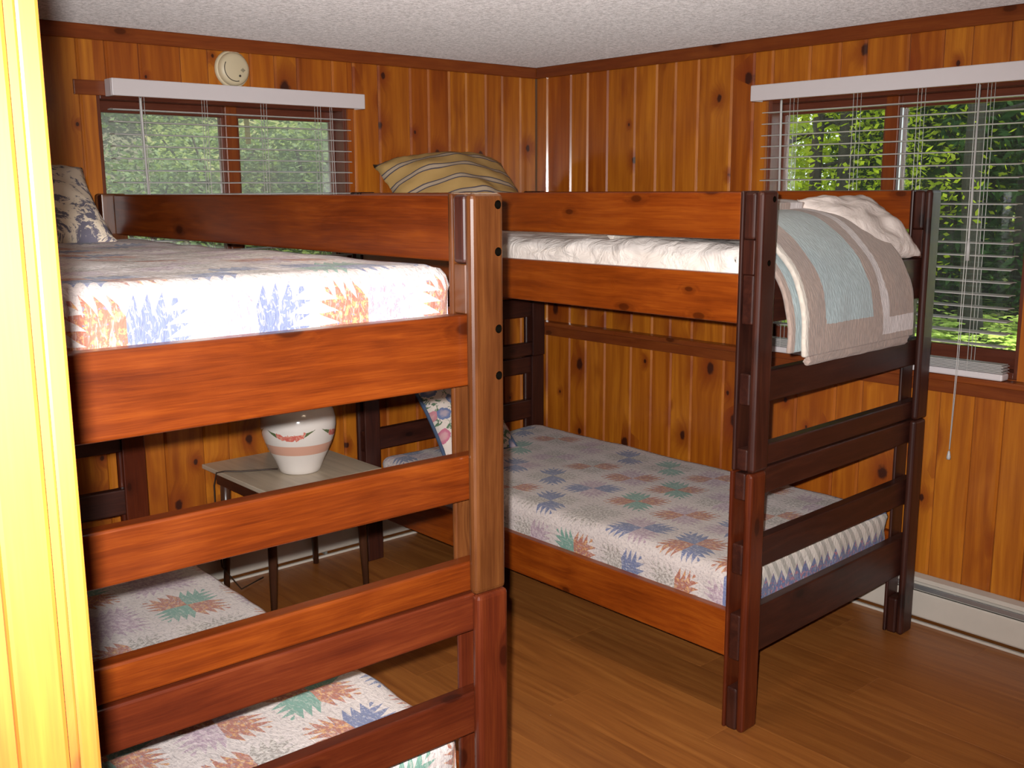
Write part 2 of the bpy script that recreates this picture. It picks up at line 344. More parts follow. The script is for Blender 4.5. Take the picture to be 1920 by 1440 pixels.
def mat_ceramic():
    t = NT('painted_ceramic'); v = t.n('TexCoord').outputs['Object']; x, y, z = t.sep(v)
    ang = t.math('ARCTAN2', y, x)
    per = t.math('SUBTRACT', t.math('MODULO', t.math('ADD', ang, 6.2832 + 0.7854 + 2.33), 1.5708), 0.7854)     # four garlands round the pot
    u = t.math('MULTIPLY', per, 0.142)
    zz = t.math('SUBTRACT', z, t.math('ADD', 0.160, t.math('MULTIPLY', t.math('MULTIPLY', u, u), 3.0)))
    wig = t.math('MULTIPLY', t.math('SUBTRACT', t.noise(v, 75.0, 2), 0.5), 0.026)
    dz = t.math('ABSOLUTE', t.math('ADD', zz, wig))
    au = t.math('ABSOLUTE', t.math('ADD', u, wig))
    flower = t.math('MULTIPLY', t.math('LESS_THAN', dz, 0.0105), t.math('LESS_THAN', au, 0.055))
    lz = t.math('ABSOLUTE', t.math('SUBTRACT', zz, 0.001))
    leaf = t.math('MULTIPLY', t.math('LESS_THAN', lz, t.math('MULTIPLY', t.math('SUBTRACT', 0.098, au), 0.19)), t.math('GREATER_THAN', au, 0.056))
    c = t.mix(t.noise(v, 12.0, 2), (0.66, 0.60, 0.55), (0.72, 0.66, 0.61))
    c = t.mix(t.math('COMPARE', z, 0.106, 0.0195), c, (0.60, 0.325, 0.235))
    c = t.mix(leaf, c, (0.10, 0.13, 0.055))
    c = t.mix(flower, c, t.mix(t.smooth(t.noise(v, 110.0, 2), 0.45, 0.6), (0.55, 0.13, 0.10), (0.62, 0.27, 0.20)))
    return t.bsdf(c, 0.16, coat=0.4, coat_rough=0.06)
M['ceramic'] = mat_ceramic()
def mat_leaf(name, a, b, tr):
    t = NT(name); geo = t.n('NewGeometry'); w = geo.outputs['Position']
    rnd = geo.outputs['Random Per Island']
    c = t.mix(rnd, a, b)
    df = t.n('BsdfDiffuse'); t.put(df.inputs[0], c)
    ts = t.n('BsdfTranslucent'); t.put(ts.inputs[0], t.mix(1.0, c, (1.25, 1.35, 0.5), 'MULTIPLY'))
    mx = t.n('MixShader', ins={0: tr})
    t.t.links.new(df.outputs[0], mx.inputs[1]); t.t.links.new(ts.outputs[0], mx.inputs[2]); t.t.links.new(mx.outputs[0], t.out.inputs[0])
    return t.m
M['leaf_a'] = mat_leaf('beech_leaf', (0.20, 0.26, 0.014), (0.52, 0.56, 0.06), 0.6)
M['leaf_b'] = mat_leaf('dark_conifer', (0.02, 0.05, 0.015), (0.05, 0.10, 0.03), 0.25)
M['leaf_c'] = mat_leaf('shrub_leaf', (0.09, 0.15, 0.06), (0.27, 0.35, 0.19), 0.4)
M['fern'] = mat_leaf('fern_green', (0.20, 0.30, 0.05), (0.40, 0.48, 0.13), 0.4)
def mat_bark():
    t = NT('bark'); v, rnd, tc = t.obj()
    a = t.noise(t.mapv(v, (16, 16, 3)), 1.0, 5, 0.7)
    return t.bsdf(t.ramp(a, [(0.3, (0.010, 0.008, 0.006)), (0.7, (0.050, 0.040, 0.030))]), 0.95, t.bump(a, 0.8, 0.03))
M['bark'] = mat_bark()
def mat_ground(name, c0, c1, c2):
    t = NT(name); w = t.n('NewGeometry').outputs['Position']
    a = t.noise(w, 1.3, 5, 0.65); b = t.noise(w, 17.0, 4, 0.7)
    g = t.math('ADD', t.math('MULTIPLY', a, 0.55), t.math('MULTIPLY', b, 0.45))
    return t.bsdf(t.ramp(g, [(0.36, c0), (0.5, c1), (0.64, c2)]), 0.95, t.bump(b, 0.9, 0.05))
M['ground'] = mat_ground('forest_floor', (0.06, 0.08, 0.02), (0.20, 0.26, 0.07), (0.42, 0.36, 0.20))
M['bank'] = mat_ground('leaf_litter_bank', (0.05, 0.055, 0.03), (0.14, 0.14, 0.09), (0.27, 0.25, 0.19))
M['yellow'] = plain('yellow_tape', (0.92, 0.74, 0.01), 0.6)
def mat_dome():
    t = NT('lit_glass_dome'); e = t.n('Emission', ins={0: (1.0, 0.78, 0.52, 1), 1: 2.0}); t.t.links.new(e.outputs[0], t.out.inputs[0]); return t.m
M['dome'] = mat_dome()

# ------------------------------------------------------------------ object helpers
def link(name, me, mat=None, parent=None, loc=(0,0,0), rot=None):
    if mat is not None and len(me.materials) == 0: me.materials.append(mat)
    o = bpy.data.objects.new(name, me); COL.objects.link(o); o.location = loc
    if rot is not None: o.rotation_euler = rot
    if parent is not None: o.parent = parent
    return o
def tag(o, label=None, cat=None, group=None, kind=None):
    if label: o['label'] = label
    if cat: o['category'] = cat
    if group: o['group'] = group
    if kind: o['kind'] = kind
    return o
def empty(name, loc=(0,0,0), rz=0.0):
    o = bpy.data.objects.new(name, None); COL.objects.link(o); o.location = loc; o.rotation_euler = (0,0,rz); o.empty_display_size = 0.1
    return o
def bm_mesh(bm, name='mesh', smooth=False):
    me = bpy.data.meshes.new(name); bm.normal_update(); bm.to_mesh(me); bm.free()
    if smooth:
        for p in me.polygons: p.use_smooth = True
    return me
def add_box(bm, x0, x1, y0, y1, z0, z1, bevel=0.0, segs=2, shear=0.0):
    vs = [bm.verts.new((x, y + x*shear, z)) for x in (x0, x1) for y in (y0, y1) for z in (z0, z1)]
    fs = [(0,1,3,2), (4,6,7,5), (0,4,5,1), (2,3,7,6), (0,2,6,4), (1,5,7,3)]
    faces = [bm.faces.new([vs[i] for i in f]) for f in fs]
    if bevel > 0:
        es = list({e for f in faces for e in f.edges})
        bmesh.ops.bevel(bm, geom=es, offset=bevel, segments=segs, profile=0.5, affect='EDGES')
def box(name, b, mat, parent=None, bevel=0.003, segs=2, shear=0.0, smooth=False):
    """box object with its origin in its own middle; b = x0,x1,y0,y1,z0,z1 in the parent's space"""
    x0, x1, y0, y1, z0, z1 = b
    c = Vector(((x0+x1)/2, (y0+y1)/2 + shear*(x0+x1)/2, (z0+z1)/2))
    bm = bmesh.new(); add_box(bm, x0-(x0+x1)/2, x1-(x0+x1)/2, y0-(y0+y1)/2, y1-(y0+y1)/2, z0-c.z, z1-c.z, bevel, segs, shear)
    bmesh.ops.recalc_face_normals(bm, faces=bm.faces)
    return link(name, bm_mesh(bm, name, smooth), mat, parent, c)
def add_lathe(bm, prof, n=32, center=(0,0), cap=True):
    rings = []
    for r, z in prof:
        rings.append([bm.verts.new((center[0]+r*math.cos(2*math.pi*i/n), center[1]+r*math.sin(2*math.pi*i/n), z)) for i in range(n)])
    for a, b in zip(rings, rings[1:]):
        for i in range(n): bm.faces.new((a[i], a[(i+1) % n], b[(i+1) % n], b[i]))
    if cap:
        bm.faces.new(list(reversed(rings[0]))); bm.faces.new(rings[-1])
def lathe(name, prof, mat, parent=None, loc=(0,0,0), n=32, rot=None, cap=True):
    bm = bmesh.new(); add_lathe(bm, prof, n, cap=cap); bmesh.ops.recalc_face_normals(bm, faces=bm.faces)
    return link(name, bm_mesh(bm, name, True), mat, parent, loc, rot)
def add_tube(bm, pts, rad, n=8, closed=False):
    pts = [Vector(p) for p in pts]; rings = []
    N = len(pts)
    for i, p in enumerate(pts):
        a = pts[i-1] if (i > 0 or closed) else pts[i]; b = pts[(i+1) % N] if (i < N-1 or closed) else pts[i]
        d = (b-a).normalized(); s = d.cross(Vector((0.13, 0.21, 0.97)))
        if s.length < 1e-3: s = d.cross(Vector((1, 0, 0)))
        s.normalize(); t = d.cross(s)
        r = rad[i] if isinstance(rad, (list, tuple)) else rad
        rings.append([bm.verts.new(p + s*r*math.cos(2*math.pi*k/n) + t*r*math.sin(2*math.pi*k/n)) for k in range(n)])
    seq = list(zip(rings, rings[1:])) + ([(rings[-1], rings[0])] if closed else [])
    for a, b in seq:
        for k in range(n): bm.faces.new((a[k], a[(k+1) % n], b[(k+1) % n], b[k]))
    if not closed: bm.faces.new(list(reversed(rings[0]))); bm.faces.new(rings[-1])
def tube(name, pts, rad, mat, parent=None, n=8, loc=(0,0,0), closed=False):
    bm = bmesh.new(); add_tube(bm, pts, rad, n, closed); bmesh.ops.recalc_face_normals(bm, faces=bm.faces)
    return link(name, bm_mesh(bm, name, True), mat, parent, loc)
def grid_mesh(name, nu, nv, fn, uvfn, smooth=True, close_bottom=False):
    vs = [fn(i/(nu-1), j/(nv-1)) for j in range(nv) for i in range(nu)]
    fs = [(j*nu+i, j*nu+i+1, (j+1)*nu+i+1, (j+1)*nu+i) for j in range(nv-1) for i in range(nu-1)]
    me = bpy.data.meshes.new(name); me.from_pydata([tuple(v) for v in vs], [], fs)
    uvl = me.uv_layers.new(name='UVMap')
    for poly in me.polygons:
        poly.use_smooth = smooth
        for li in poly.loop_indices:
            k = me.loops[li].vertex_index; uvl.data[li].uv = uvfn((k % nu)/(nu-1), (k//nu)/(nv-1))
    me.update(); return me

# ------------------------------------------------------------------ the room shell
CEIL, XW, YF = 2.19, -3.40, -4.30        # ceiling height, left wall, front wall
WIN1 = (-2.17, -1.10); WIN2 = (-2.43, -1.365); WZ0, WZ1 = 0.95, 1.955
WT = 0.13
floor = box('floor', (-5.2, 0.0, -5.6, 0.0, -0.12, -0.008), M['floor'], bevel=0); tag(floor, 'reddish brown wooden laminate floor', 'floor', kind='structure')
_pm = {}
def floor_plank(x0, x1, y0, y1):
    key = (round(x1-x0, 4), round(y1-y0, 4))
    if key not in _pm:
        bm = bmesh.new(); W2, L2 = key[0]/2, key[1]/2; add_box(bm, -W2+.0001, W2-.0001, -L2+.0001, L2-.0001, -0.004, 0.004, 0.0004, 1)
        bmesh.ops.recalc_face_normals(bm, faces=bm.faces); _pm[key] = bm_mesh(bm, 'floor_plank')
    p = link('floor_plank', _pm[key], M['floor'], floor)
    p.location = Vector(((x0+x1)/2, (y0+y1)/2, -0.004)) - floor.location
PWID, PLEN = 0.19, 1.22
i = 0; x = 0.0
while x > -4.5:
    x0 = max(x-PWID, -4.5); y = 0.0 + (0.37*i % 1.0)*PLEN
    while y > -5.2:
        a, b = max(y-PLEN, -5.2), min(y, 0.0)
        if b-a > 0.02: floor_plank(x0, x, a, b)
        y -= PLEN
    x -= PWID; i += 1
ceil = box('ceiling', (-5.2, 0.75, -5.6, 0.75, CEIL, CEIL+0.14), M['ceiling'], bevel=0); tag(ceil, 'white stippled ceiling', 'ceiling', kind='structure')  # overhang past the walls is an added eave that blocks the sun

def wall_mesh(name, pieces, mat, label):
    bm = bmesh.new()
    for p in pieces: add_box(bm, *p)
    bmesh.ops.recalc_face_normals(bm, faces=bm.faces)
    o = link(name, bm_mesh(bm, name), mat); tag(o, label, 'wall', kind='structure'); return o
PT = 0.012      # plank thickness
wb = wall_mesh('wall_back', [(XW-WT, WIN1[0], PT, WT+PT, -0.5, CEIL), (WIN1[1], WT+PT, PT, WT+PT, -0.5, CEIL), (WIN1[0], WIN1[1], PT, WT+PT, -0.5, WZ0), (WIN1[0], WIN1[1], PT, WT+PT, WZ1, CEIL)], M['siding'], 'knotty pine plank wall with the wide window')
wr = wall_mesh('wall_right', [(PT, WT+PT, WIN2[1], PT, -0.5, CEIL), (PT, WT+PT, YF-WT, WIN2[0], -0.5, CEIL), (PT, WT+PT, WIN2[0], WIN2[1], -0.5, WZ0), (PT, WT+PT, WIN2[0], WIN2[1], WZ1, CEIL)], M['siding'], 'knotty pine plank wall on the right of the room')
DY0, DY1, DZ = -4.12, -3.19, 2.05       # doorway in the left wall
wl = wall_mesh('wall_left', [(XW-0.115, XW-PT, DY1, 0.0, 0, CEIL), (XW-0.115, XW-PT, YF, DY0, 0, CEIL), (XW-0.115, XW-PT, DY0, DY1, DZ, CEIL)], M['plaster'], 'wall with the doorway on the left')
wf = wall_mesh('wall_front', [(XW-WT, PT, YF-WT, YF-PT, 0, CEIL)], M['plaster'], 'pine wall behind the camera')
hall = wall_mesh('wall_hall', [(-4.62, -4.5, -5.3, 0.13, 0, CEIL), (-4.5, XW-WT, -5.3, -5.2, 0, CEIL), (-4.5, XW-WT, 0.0, 0.13, 0, CEIL), (XW-WT, XW, -5.3, YF-WT, 0, CEIL)], M['plaster'], 'cream hall wall outside the doorway')

_pk = {}
def plank(wall, side, a0, a1, z0, z1, ba=True, bb=True):
    """one tongue-and-groove board with chamfered long edges; side tells which wall it faces from"""
    key = (side, round(a1-a0, 4), round(z1-z0, 4), ba, bb)
    if key not in _pk:
        h = (a1-a0)/2; hz = (z1-z0)/2; cham = 0.0075
        prof = [(-h, 0.0)]
        prof += [(-h+0.0006, -PT+cham), (-h+cham, -PT)] if ba else [(-h, -PT)]
        prof += [(h-cham, -PT), (h-0.0006, -PT+cham)] if bb else [(h, -PT)]
        prof += [(h, 0.0)]
        def pos(p, z):
            u, d = p
            return {'b': (u, d, z), 'r': (d, u, z), 'l': (-d, u, z), 'f': (u, -d, z)}[side]
        bm = bmesh.new(); lo = [bm.verts.new(pos(p, -hz)) for p in prof]; hi = [bm.verts.new(pos(p, hz)) for p in prof]
        n = len(prof)
        for k in range(n):
            fc = bm.faces.new((lo[k], lo[(k+1) % n], hi[(k+1) % n], hi[k]))
            (ua, da), (ub, db) = prof[k], prof[(k+1) % n]
            if abs(abs(ua-ub)-abs(da-db)) < 0.0012 and abs(ua-ub) > 0.003: fc.material_index = 1
        bm.faces.new(list(reversed(lo))); bm.faces.new(hi)
        bmesh.ops.recalc_face_normals(bm, faces=bm.faces); _pk[key] = bm_mesh(bm, 'plank')
        _pk[key].materials.append(M['pine']); _pk[key].materials.append(M['groove'])
    c, zc = (a0+a1)/2, (z0+z1)/2
    loc = {'b': (c, PT, zc), 'r': (PT, c, zc), 'l': (XW-PT, c, zc), 'f': (c, YF-PT, zc)}[side]
    return link('plank', _pk[key], M['pine'], wall, loc)
def plank_wall(wall, side, edges, win=None, z0=0.0, z1=CEIL):
    for a0, a1 in zip(edges, edges[1:]):
        if win is None or a1 <= win[0] or a0 >= win[1]: plank(wall, side, a0, a1, z0, z1); continue
        i0, i1 = max(a0, win[0]), min(a1, win[1])
        if a0 < win[0]: plank(wall, side, a0, win[0], z0, z1, True, False)
        if a1 > win[1]: plank(wall, side, win[1], a1, z0, z1, False, True)
        for q0, q1 in ((z0, win[2]), (win[3], z1)):
            if q1-q0 > 0.02: plank(wall, side, i0, i1, q0, q1, i0 == a0, i1 == a1)
E1 = [-3.388, -3.25, -3.11, -2.98, -2.83, -2.68, -2.55, -2.40, -2.227, -2.124, -1.999, -1.837, -1.726, -1.548, -1.439, -1.336, -1.17, -1.066, -.937, -.768, -.667, -.548, -.447, -.328, -.224, -.107, 0.0]
plank_wall(wb, 'b', E1, (*WIN1, WZ0, WZ1))
E2 = [-4.29, -4.16, -4.02, -3.87, -3.74, -3.60, -3.44, -3.30, -3.18, -3.03, -2.90, -2.77, -2.62, -2.50, -2.316, -2.187, -2.086, -1.959, -1.791, -1.685, -1.556, -1.387, -1.298, -1.19, -1.016, -.892, -.784, -.657, -.487, -.358, -.245, -.08, 0.0]
E2L = [-4.29, -4.16, -4.02, -3.87, -3.74, -3.60, -3.44, -3.30, -3.18, -3.03, -2.90, -2.77, -2.62, -2.50, -2.394, -2.288, -2.162, -2.03, -1.852, -1.739, -1.562, -1.39, -1.298, -1.196, -1.02, -.90, -.784, -.657, -.487, -.358, -.245, -.08, 0.0]
plank_wall(wr, 'r', E2, (*WIN2, WZ0, WZ1), z0=0.92)
plank_wall(wr, 'r', E2L, None, z0=0.0, z1=0.92)
def rnd_edges(a, b):
    e = [a]
    while e[-1] < b-0.2: e.append(round(e[-1]+random.choice((0.10, 0.125, 0.15, 0.165)), 4))
    return e+[b]
plank_wall(wl, 'l', rnd_edges(-3.115, 0.0)); plank_wall(wf, 'f', rnd_edges(XW, 0.0))
plank(wl, 'l', DY0, DY1, DZ+.06, CEIL); plank(wl, 'l', YF, DY0-.06, 0, CEIL)

# crown trim, ledge
tr = box('trim_1', (XW, 0.0, -0.018, 0.0, CEIL-0.052, CEIL), M['trim_x'], bevel=0.004); tag(tr, 'red-brown ceiling trim on the back wall', 'trim', kind='structure')
tr = box('trim_2', (-0.018, 0.0, YF, -0.018, CEIL-0.052, CEIL), M['trim_y'], bevel=0.004); tag(tr, 'red-brown ceiling trim on the right wall', 'trim', kind='structure')
tr = box('trim_3', (-0.016, 0.0, YF, 0.0, 0.875, 0.925), M['trim_y'], bevel=0.003); tag(tr, 'red-brown apron board below the ledge of the right wall', 'trim', kind='structure')
tr = box('trim_4', (-0.055, 0.012, YF, 0.0, 0.925, 0.948), M['trim_y'], bevel=0.005); tag(tr, 'dusty wooden ledge running along the right wall', 'ledge', kind='structure')
tr = box('trim_5', (WIN1[0]-0.06, WIN1[1]+0.06, -0.05, 0.012, 0.925, 0.948), M['trim_x'], bevel=0.005); tag(tr, 'wooden sill of the back wall window', 'sill', kind='structure')
tr = box('trim_6', (XW, XW+0.018, YF, 0.0, CEIL-0.052, CEIL), M['trim_y'], bevel=0.004); tag(tr, 'red-brown ceiling trim on the left wall', 'trim', kind='structure')

# doorway lining: the pale pine jamb beside the camera
jm = box('door_1', (XW-0.135, XW, -3.21, -3.19, 0, DZ), M['jamb'], bevel=0.002); tag(jm, 'pale pine door jamb close to the camera on the left', 'door frame', kind='structure')
def jpart(name, b, bev=0.003):
    o = box(name, b, M['jamb'], None, bevel=bev); o.parent = jm; o.location -= jm.location; return o
jpart('door_stop', (-3.443, -3.410, -3.221, -3.210, 0, DZ-.02), 0.0035)
jpart('room_casing', (XW, XW+0.016, -3.2055, -3.118, 0, DZ+.055), 0.003)
jpart('hall_casing', (XW-0.150, XW-0.135, -3.205, -3.12, 0, DZ+.055), 0.004)
jpart('lining', (XW-0.135, XW, DY0, DY0+0.02, 0, DZ), 0.002)
jpart('head_lining', (XW-0.135, XW, DY0+0.02, -3.21, DZ-0.02, DZ), 0.002)
jpart('room_casing', (XW, XW+0.016, DY0-.06, DY0+.005, 0, DZ+.055), 0.003)
jpart('room_casing', (XW, XW+0.016, DY0+.005, -3.2055, DZ-.005, DZ+.055), 0.003)

# ------------------------------------------------------------------ windows (built along local x, facing local -y), then turned onto each wall
def make_window(n, width, origin, rz, screen, label):
    win = tag(empty('window_%d' % n, origin, rz), label, 'window', kind='structure')
    W = width
    d0, d1 = 0.012, 0.142
    fr = M['brown_x']; fz = M['brown_z']
    box('jamb', (0, 0.018, d0, d1, WZ0, WZ1), fz, win, 0.002); box('jamb', (W-0.018, W, d0, d1, WZ0, WZ1), fz, win, 0.002)
    box('head_jamb', (0.018, W-0.018, d0, d1, WZ1-0.02, WZ1), fr, win, 0.002); box('sill', (0.018, W-0.018, d0, d1, WZ0-0.0, WZ0+0.022), fr, win, 0.002)
    mc = W*(0.525 if n == 1 else 0.475)
    g0, g1 = WZ0+0.085, 1.893
    box('mullion', (mc-0.026, mc+0.026, 0.070, 0.13, WZ0+0.022, WZ1-0.02), M['trim_z'], win, 0.003)
    for a, b in ((0.018, mc-0.026), (mc+0.026, W-0.018)):
        s = box('sash_rail', (a, b, 0.085, 0.118, WZ0+0.022, g0), fr, win, 0.002)
        box('sash_rail', (a, b, 0.085, 0.118, g1, WZ1-0.02), fr, win, 0.002)
        box('sash_stile', (a, a+0.013, 0.085, 0.118, g0, g1), fz, win, 0.002); box('sash_stile', (b-0.013, b, 0.085, 0.118, g0, g1), fz, win, 0.002)
        box('pane', (a+0.013, b-0.013, 0.100, 0.103, g0, g1), M['glass'], win, 0)
        box('insect_screen', (a+0.013, b-0.013, 0.1135, 0.1145, g0, g1), screen, win, 0)
    if n == 2:
        box('screen_frame', (mc+0.027, mc+0.039, 0.076, 0.085, g0, g1), M['metal'], win, 0.001)
        box('screen_frame', (W-0.036, W-0.026, 0.076, 0.085, g0, g1), M['metal'], win, 0.001)
    return win
make_window(1, WIN1[1]-WIN1[0], (WIN1[0], 0, 0), 0.0, M['screen1'], 'brown framed two-pane window of the back wall looking on a green bank')
make_window(2, WIN2[1]-WIN2[0], (0, WIN2[1], 0), -math.pi/2, M['screen2'], 'brown framed two-pane window of the right wall looking into the woods')
# head casing boards behind the valances
tr = box('trim_7', (-2.25, -1.02, -0.012, 0.0, 1.945, 1.997), M['trim_x'], bevel=0.002); tag(tr, 'short red-brown board behind the back window valance', 'trim', kind='structure')
tr = box('trim_8', (-0.012, 0.0, -2.52, -1.298, 1.945, 2.0), M['trim_y'], bevel=0.002); tag(tr, 'red-brown board behind the right window valance', 'trim', kind='structure')

def make_blind(W, origin, rz, label, cords, wand_x, cord_x, cord_z, val0, val1, return_end):
    """white slatted blind, local x along the window, local -y into the room"""
    b = tag(empty('window_blind', origin, rz), label, 'blind', 'white slatted blinds')
    v = box('valance', (val0, val1, -0.082, -0.070, 1.942, 2.003), M['white'], b, 0.003)
    for e in (val0, val1-0.012):
        o = box('valance_end', (e, e+0.012, -0.070, -0.013, 1.942, 2.003), M['white'], None, 0.002); o.parent = v; o.location -= v.location
    box('head_rail', (val0+0.02, val1-0.02, -0.066, -0.014, 1.950, 1.990), M['white'], b, 0.003)
    z = 1.896; k = 0
    bm = bmesh.new(); segs = 6; L = W/2; rows = []
    for s in range(segs+1):
        y = -0.025 + 0.05*s/segs; zz = 0.0022*(1-(2*s/segs-1)**2)
        rows.append([(y, zz)])
    up = [[bm.verts.new((xx, r[0][0], r[0][1]+0.0014)) for r in rows] for xx in (-L, L)]
    dn = [[bm.verts.new((xx, r[0][0], r[0][1]-0.0014)) for r in rows] for xx in (-L, L)]
    for s in range(segs):
        bm.faces.new((up[0][s], up[1][s], up[1][s+1], up[0][s+1])); bm.faces.new((dn[0][s], dn[0][s+1], dn[1][s+1], dn[1][s]))
    for xx in (0, 1):
        bm.faces.new([*up[xx], *reversed(dn[xx])])
    bm.faces.new((up[0][0], dn[0][0], dn[1][0], up[1][0])); bm.faces.new((up[0][-1], up[1][-1], dn[1][-1], dn[0][-1]))
    bmesh.ops.recalc_face_normals(bm, faces=bm.faces); sm = bm_mesh(bm, 'slat')
    rnd = random.Random(3)
    while z > 1.03:
        s = link('slat', sm, M['slat'], b, (W/2, -0.037, z)); s.rotation_euler = (R(1.5+rnd.uniform(-1.2, 1.2)), rnd.uniform(-.0012, .0012), 0)
        z -= 0.0437; k += 1
    for q in range(6):      # spare slats piled on the bottom rail
        link('slat', sm, M['slat'], b, (W/2-0.006*(q % 2), -0.037, 0.978+0.0052*q))
    box('bottom_rail', (0.0, W, -0.064, -0.012, 0.950, 0.974), M['white'], b, 0.006)
    for cx in cords:
        lc = tube('ladder_cord', [(cx, -0.0615, 1.952), (cx, -0.0615, 0.972)], 0.0012, M['cord'], b, 5)
        for dx, yy in ((0.001, -0.037), (0.002, -0.0125)):
            bm = bmesh.new(); add_tube(bm, [(cx+dx, yy, 1.952), (cx+dx, yy, 0.972)], 0.0011, 5); link('lift_cord', bm_mesh(bm, 'lift_cord', True), M['cord'], lc)
    wd = tube('tilt_wand', [(wand_x, -0.072, 1.938), (wand_x, -0.072, 1.925), (wand_x+0.012, -0.074, 1.35)], 0.0048, M['slat'], b, 8)
    tube('wand_hook', [(wand_x, -0.060, 1.945), (wand_x, -0.072, 1.942), (wand_x, -0.073, 1.93)], 0.002, M['metal'], wd, 6)
    for dx in (0.0, 0.009):
        pc = tube('pull_cord', [(cord_x+dx, -0.068, 1.945), (cord_x+dx*1.3+0.004, -0.071, 1.55), (cord_x+dx*0.6+0.003, -0.073, 1.0), (cord_x+dx*0.2, -0.075, cord_z+0.03)], 0.0013, M['cord'], b, 5)
    bm = bmesh.new(); add_lathe(bm, [(0.0016, 0.032), (0.004, 0.028), (0.0075, 0.008), (0.0065, 0.0), (0.002, -0.001)], 10, (cord_x, -0.075))
    bmesh.ops.recalc_face_normals(bm, faces=bm.faces); link('tassel', bm_mesh(bm, 'tassel', True), M['slat'], pc, (0, 0, cord_z-0.005))
    return b
bl1 = make_blind(1.01, (-2.136, 0, 0), 0.0, 'white slatted blind hanging over the back wall window under the smoke detector', (0.118, 0.364, 0.616, 0.864), 0.100, 0.905, 0.745, -0.005, 1.072, True)
bl2 = make_blind(1.02, (0, -1.388, 0), -math.pi/2, 'white slatted blind hanging over the right wall window with the dangling cord', (0.128, 0.400, 0.650, 0.895), 0.095, 0.860, 0.655, -0.045, 1.11, True)
wd = tube('tilt_wand', [(0.872, -0.072, 1.938), (0.874, -0.075, 1.40), (0.875, -0.075, 1.37)], 0.0035, M['slat'], bl2, 8)
tube('wand_grip', [(0.874, -0.075, 1.43), (0.8745, -0.075, 1.40), (0.875, -0.075, 1.355)], [0.0035, 0.0065, 0.0065], M['slat'], wd, 8)

# ------------------------------------------------------------------ bunk beds
def cut_holes(o, holes, rad, depth):
    """drill round holes (local x, z) into the front (-y) face of a board"""
    bm = bmesh.new()
    for hx, hz in holes:
        m = Matrix.Translation((hx, 0, hz)) @ Matrix.Rotation(math.pi/2, 4, 'X')
        bmesh.ops.create_cone(bm, cap_ends=True, segments=20, radius1=rad, radius2=rad, depth=depth*2, matrix=Matrix.Translation((0, -0.0131, 0)) @ m)
    me = bpy.data.meshes.new('cut'); bm.to_mesh(me); bm.free()
    me.materials.append(M['hole'])
    c = bpy.data.objects.new('cut', me); COL.objects.link(c); c.parent = o
    md = o.modifiers.new('b', 'BOOLEAN'); md.operation = 'DIFFERENCE'; md.object = c; md.solver = 'EXACT'; md.material_mode = 'TRANSFER'
    bpy.context.view_layer.update(); dg = bpy.context.evaluated_depsgraph_get()
    nm = bpy.data.meshes.new_from_object(o.evaluated_get(dg)); o.modifiers.clear(); o.data = nm
    bpy.data.objects.remove(c); bpy.data.meshes.remove(me)
# rail heights, measured from the floor
LOWER = ((0.222, 0.365), (0.490, 0.582), (0.716, 0.797))
UPPER = ((0.803, 0.866), (0.994, 1.086), (1.225, 1.365))
SIDE = ((0.222, 0.365), (1.225, 1.365)); GUARD = (1.460, 1.592)
PW, PF, PM_, PB = 0.080, 0.026, 0.038, 0.012       # post width and its three layers
PD = PF+PM_+PB
def make_bunk(name, loc, rz, W, L, shear, mats, label, guards, up_off, holes):
    bed = tag(empty(name, loc, rz), label, 'bunk bed')
    S = shear
    def bx(nm, b, mat, parent=bed, bev=0.006, seg=3):
        o = box(nm, b, mat, None, bev, seg, S, smooth=False); o.parent = parent
        if parent is not bed: o.location -= parent.location
        return o
    for end in (0, 1):
        def Y(a, b):         # depth from the outer face of this end
            return (a, b) if end == 0 else (L-b, L-a)
        for half in (0, 1):
            z0, z1 = ((0.0, 0.80), (0.8005, 1.595))[half]; rails = (LOWER, UPPER)[half]
            dx = up_off if half else 0.0
            for side in (0, 1):
                x0, x1 = ((0, PW), (W-PW, W))[side]; x0 += dx; x1 += dx
                mz = mats['post'][half][side] if end == 0 else mats['post'][half][1]
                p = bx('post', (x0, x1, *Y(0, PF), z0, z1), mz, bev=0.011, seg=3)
                if end == 0 and half == 1 and holes.get(side):
                    cut_holes(p, [(hx - PW/2, hz - (z0+z1)/2) for hx, hz in holes[side]], 0.0085, 0.02)
                bx('back_board', (x0, x1, *Y(PF+PM_, PD), z0, z1), mz, p, 0.004, 2)
                xi0, xi1 = (x0+0.004, x1-0.004)
                fill = (0.0, 0.134) if half == 0 else (1.462, 1.592)
                bx('spacer_block', (xi0-0.002, xi1+0.002, *Y(PF+0.0005, PF+PM_-0.0005), *fill), mats['spacer'], p, 0.008, 3)
                if half == 1: bx('spacer_block', (xi0, xi1, *Y(PF+0.0005, PF+PM_-0.0005), 1.3655, 1.4615), mz, p, 0.002, 1)
            for r, (a, b) in enumerate(rails):
                m = mats['end'][half] if end == 0 else mats['far_end']
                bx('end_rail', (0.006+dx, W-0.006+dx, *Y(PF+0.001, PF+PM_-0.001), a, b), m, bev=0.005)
    for side in (0, 1):
        x0, x1 = ((0.008, 0.040), (W-0.040, W-0.008))[side]
        for k, (a, b) in enumerate(SIDE):
            bx('side_rail', (x0+(up_off if k else 0), x1+(up_off if k else 0), PD+0.001, L-PD-0.001, a, b), mats['side'], bev=0.005)
        if guards[side]: bx('guard_rail', (x0+up_off, x1+up_off, PD+0.001, L-PD-0.001, *GUARD), mats['side'], bev=0.005)
    for k, (a, b) in enumerate(SIDE):            # slats that carry the mattress
        for q in range(9):
            yy = PD+0.10+q*(L-2*PD-0.2)/8
            bx('mattress_slat', (0.041+(up_off if k else 0), W-0.041+(up_off if k else 0), yy-0.035, yy+0.035, a+0.04, a+0.058), mats['far_end'], bev=0.002, seg=1)
    return bed
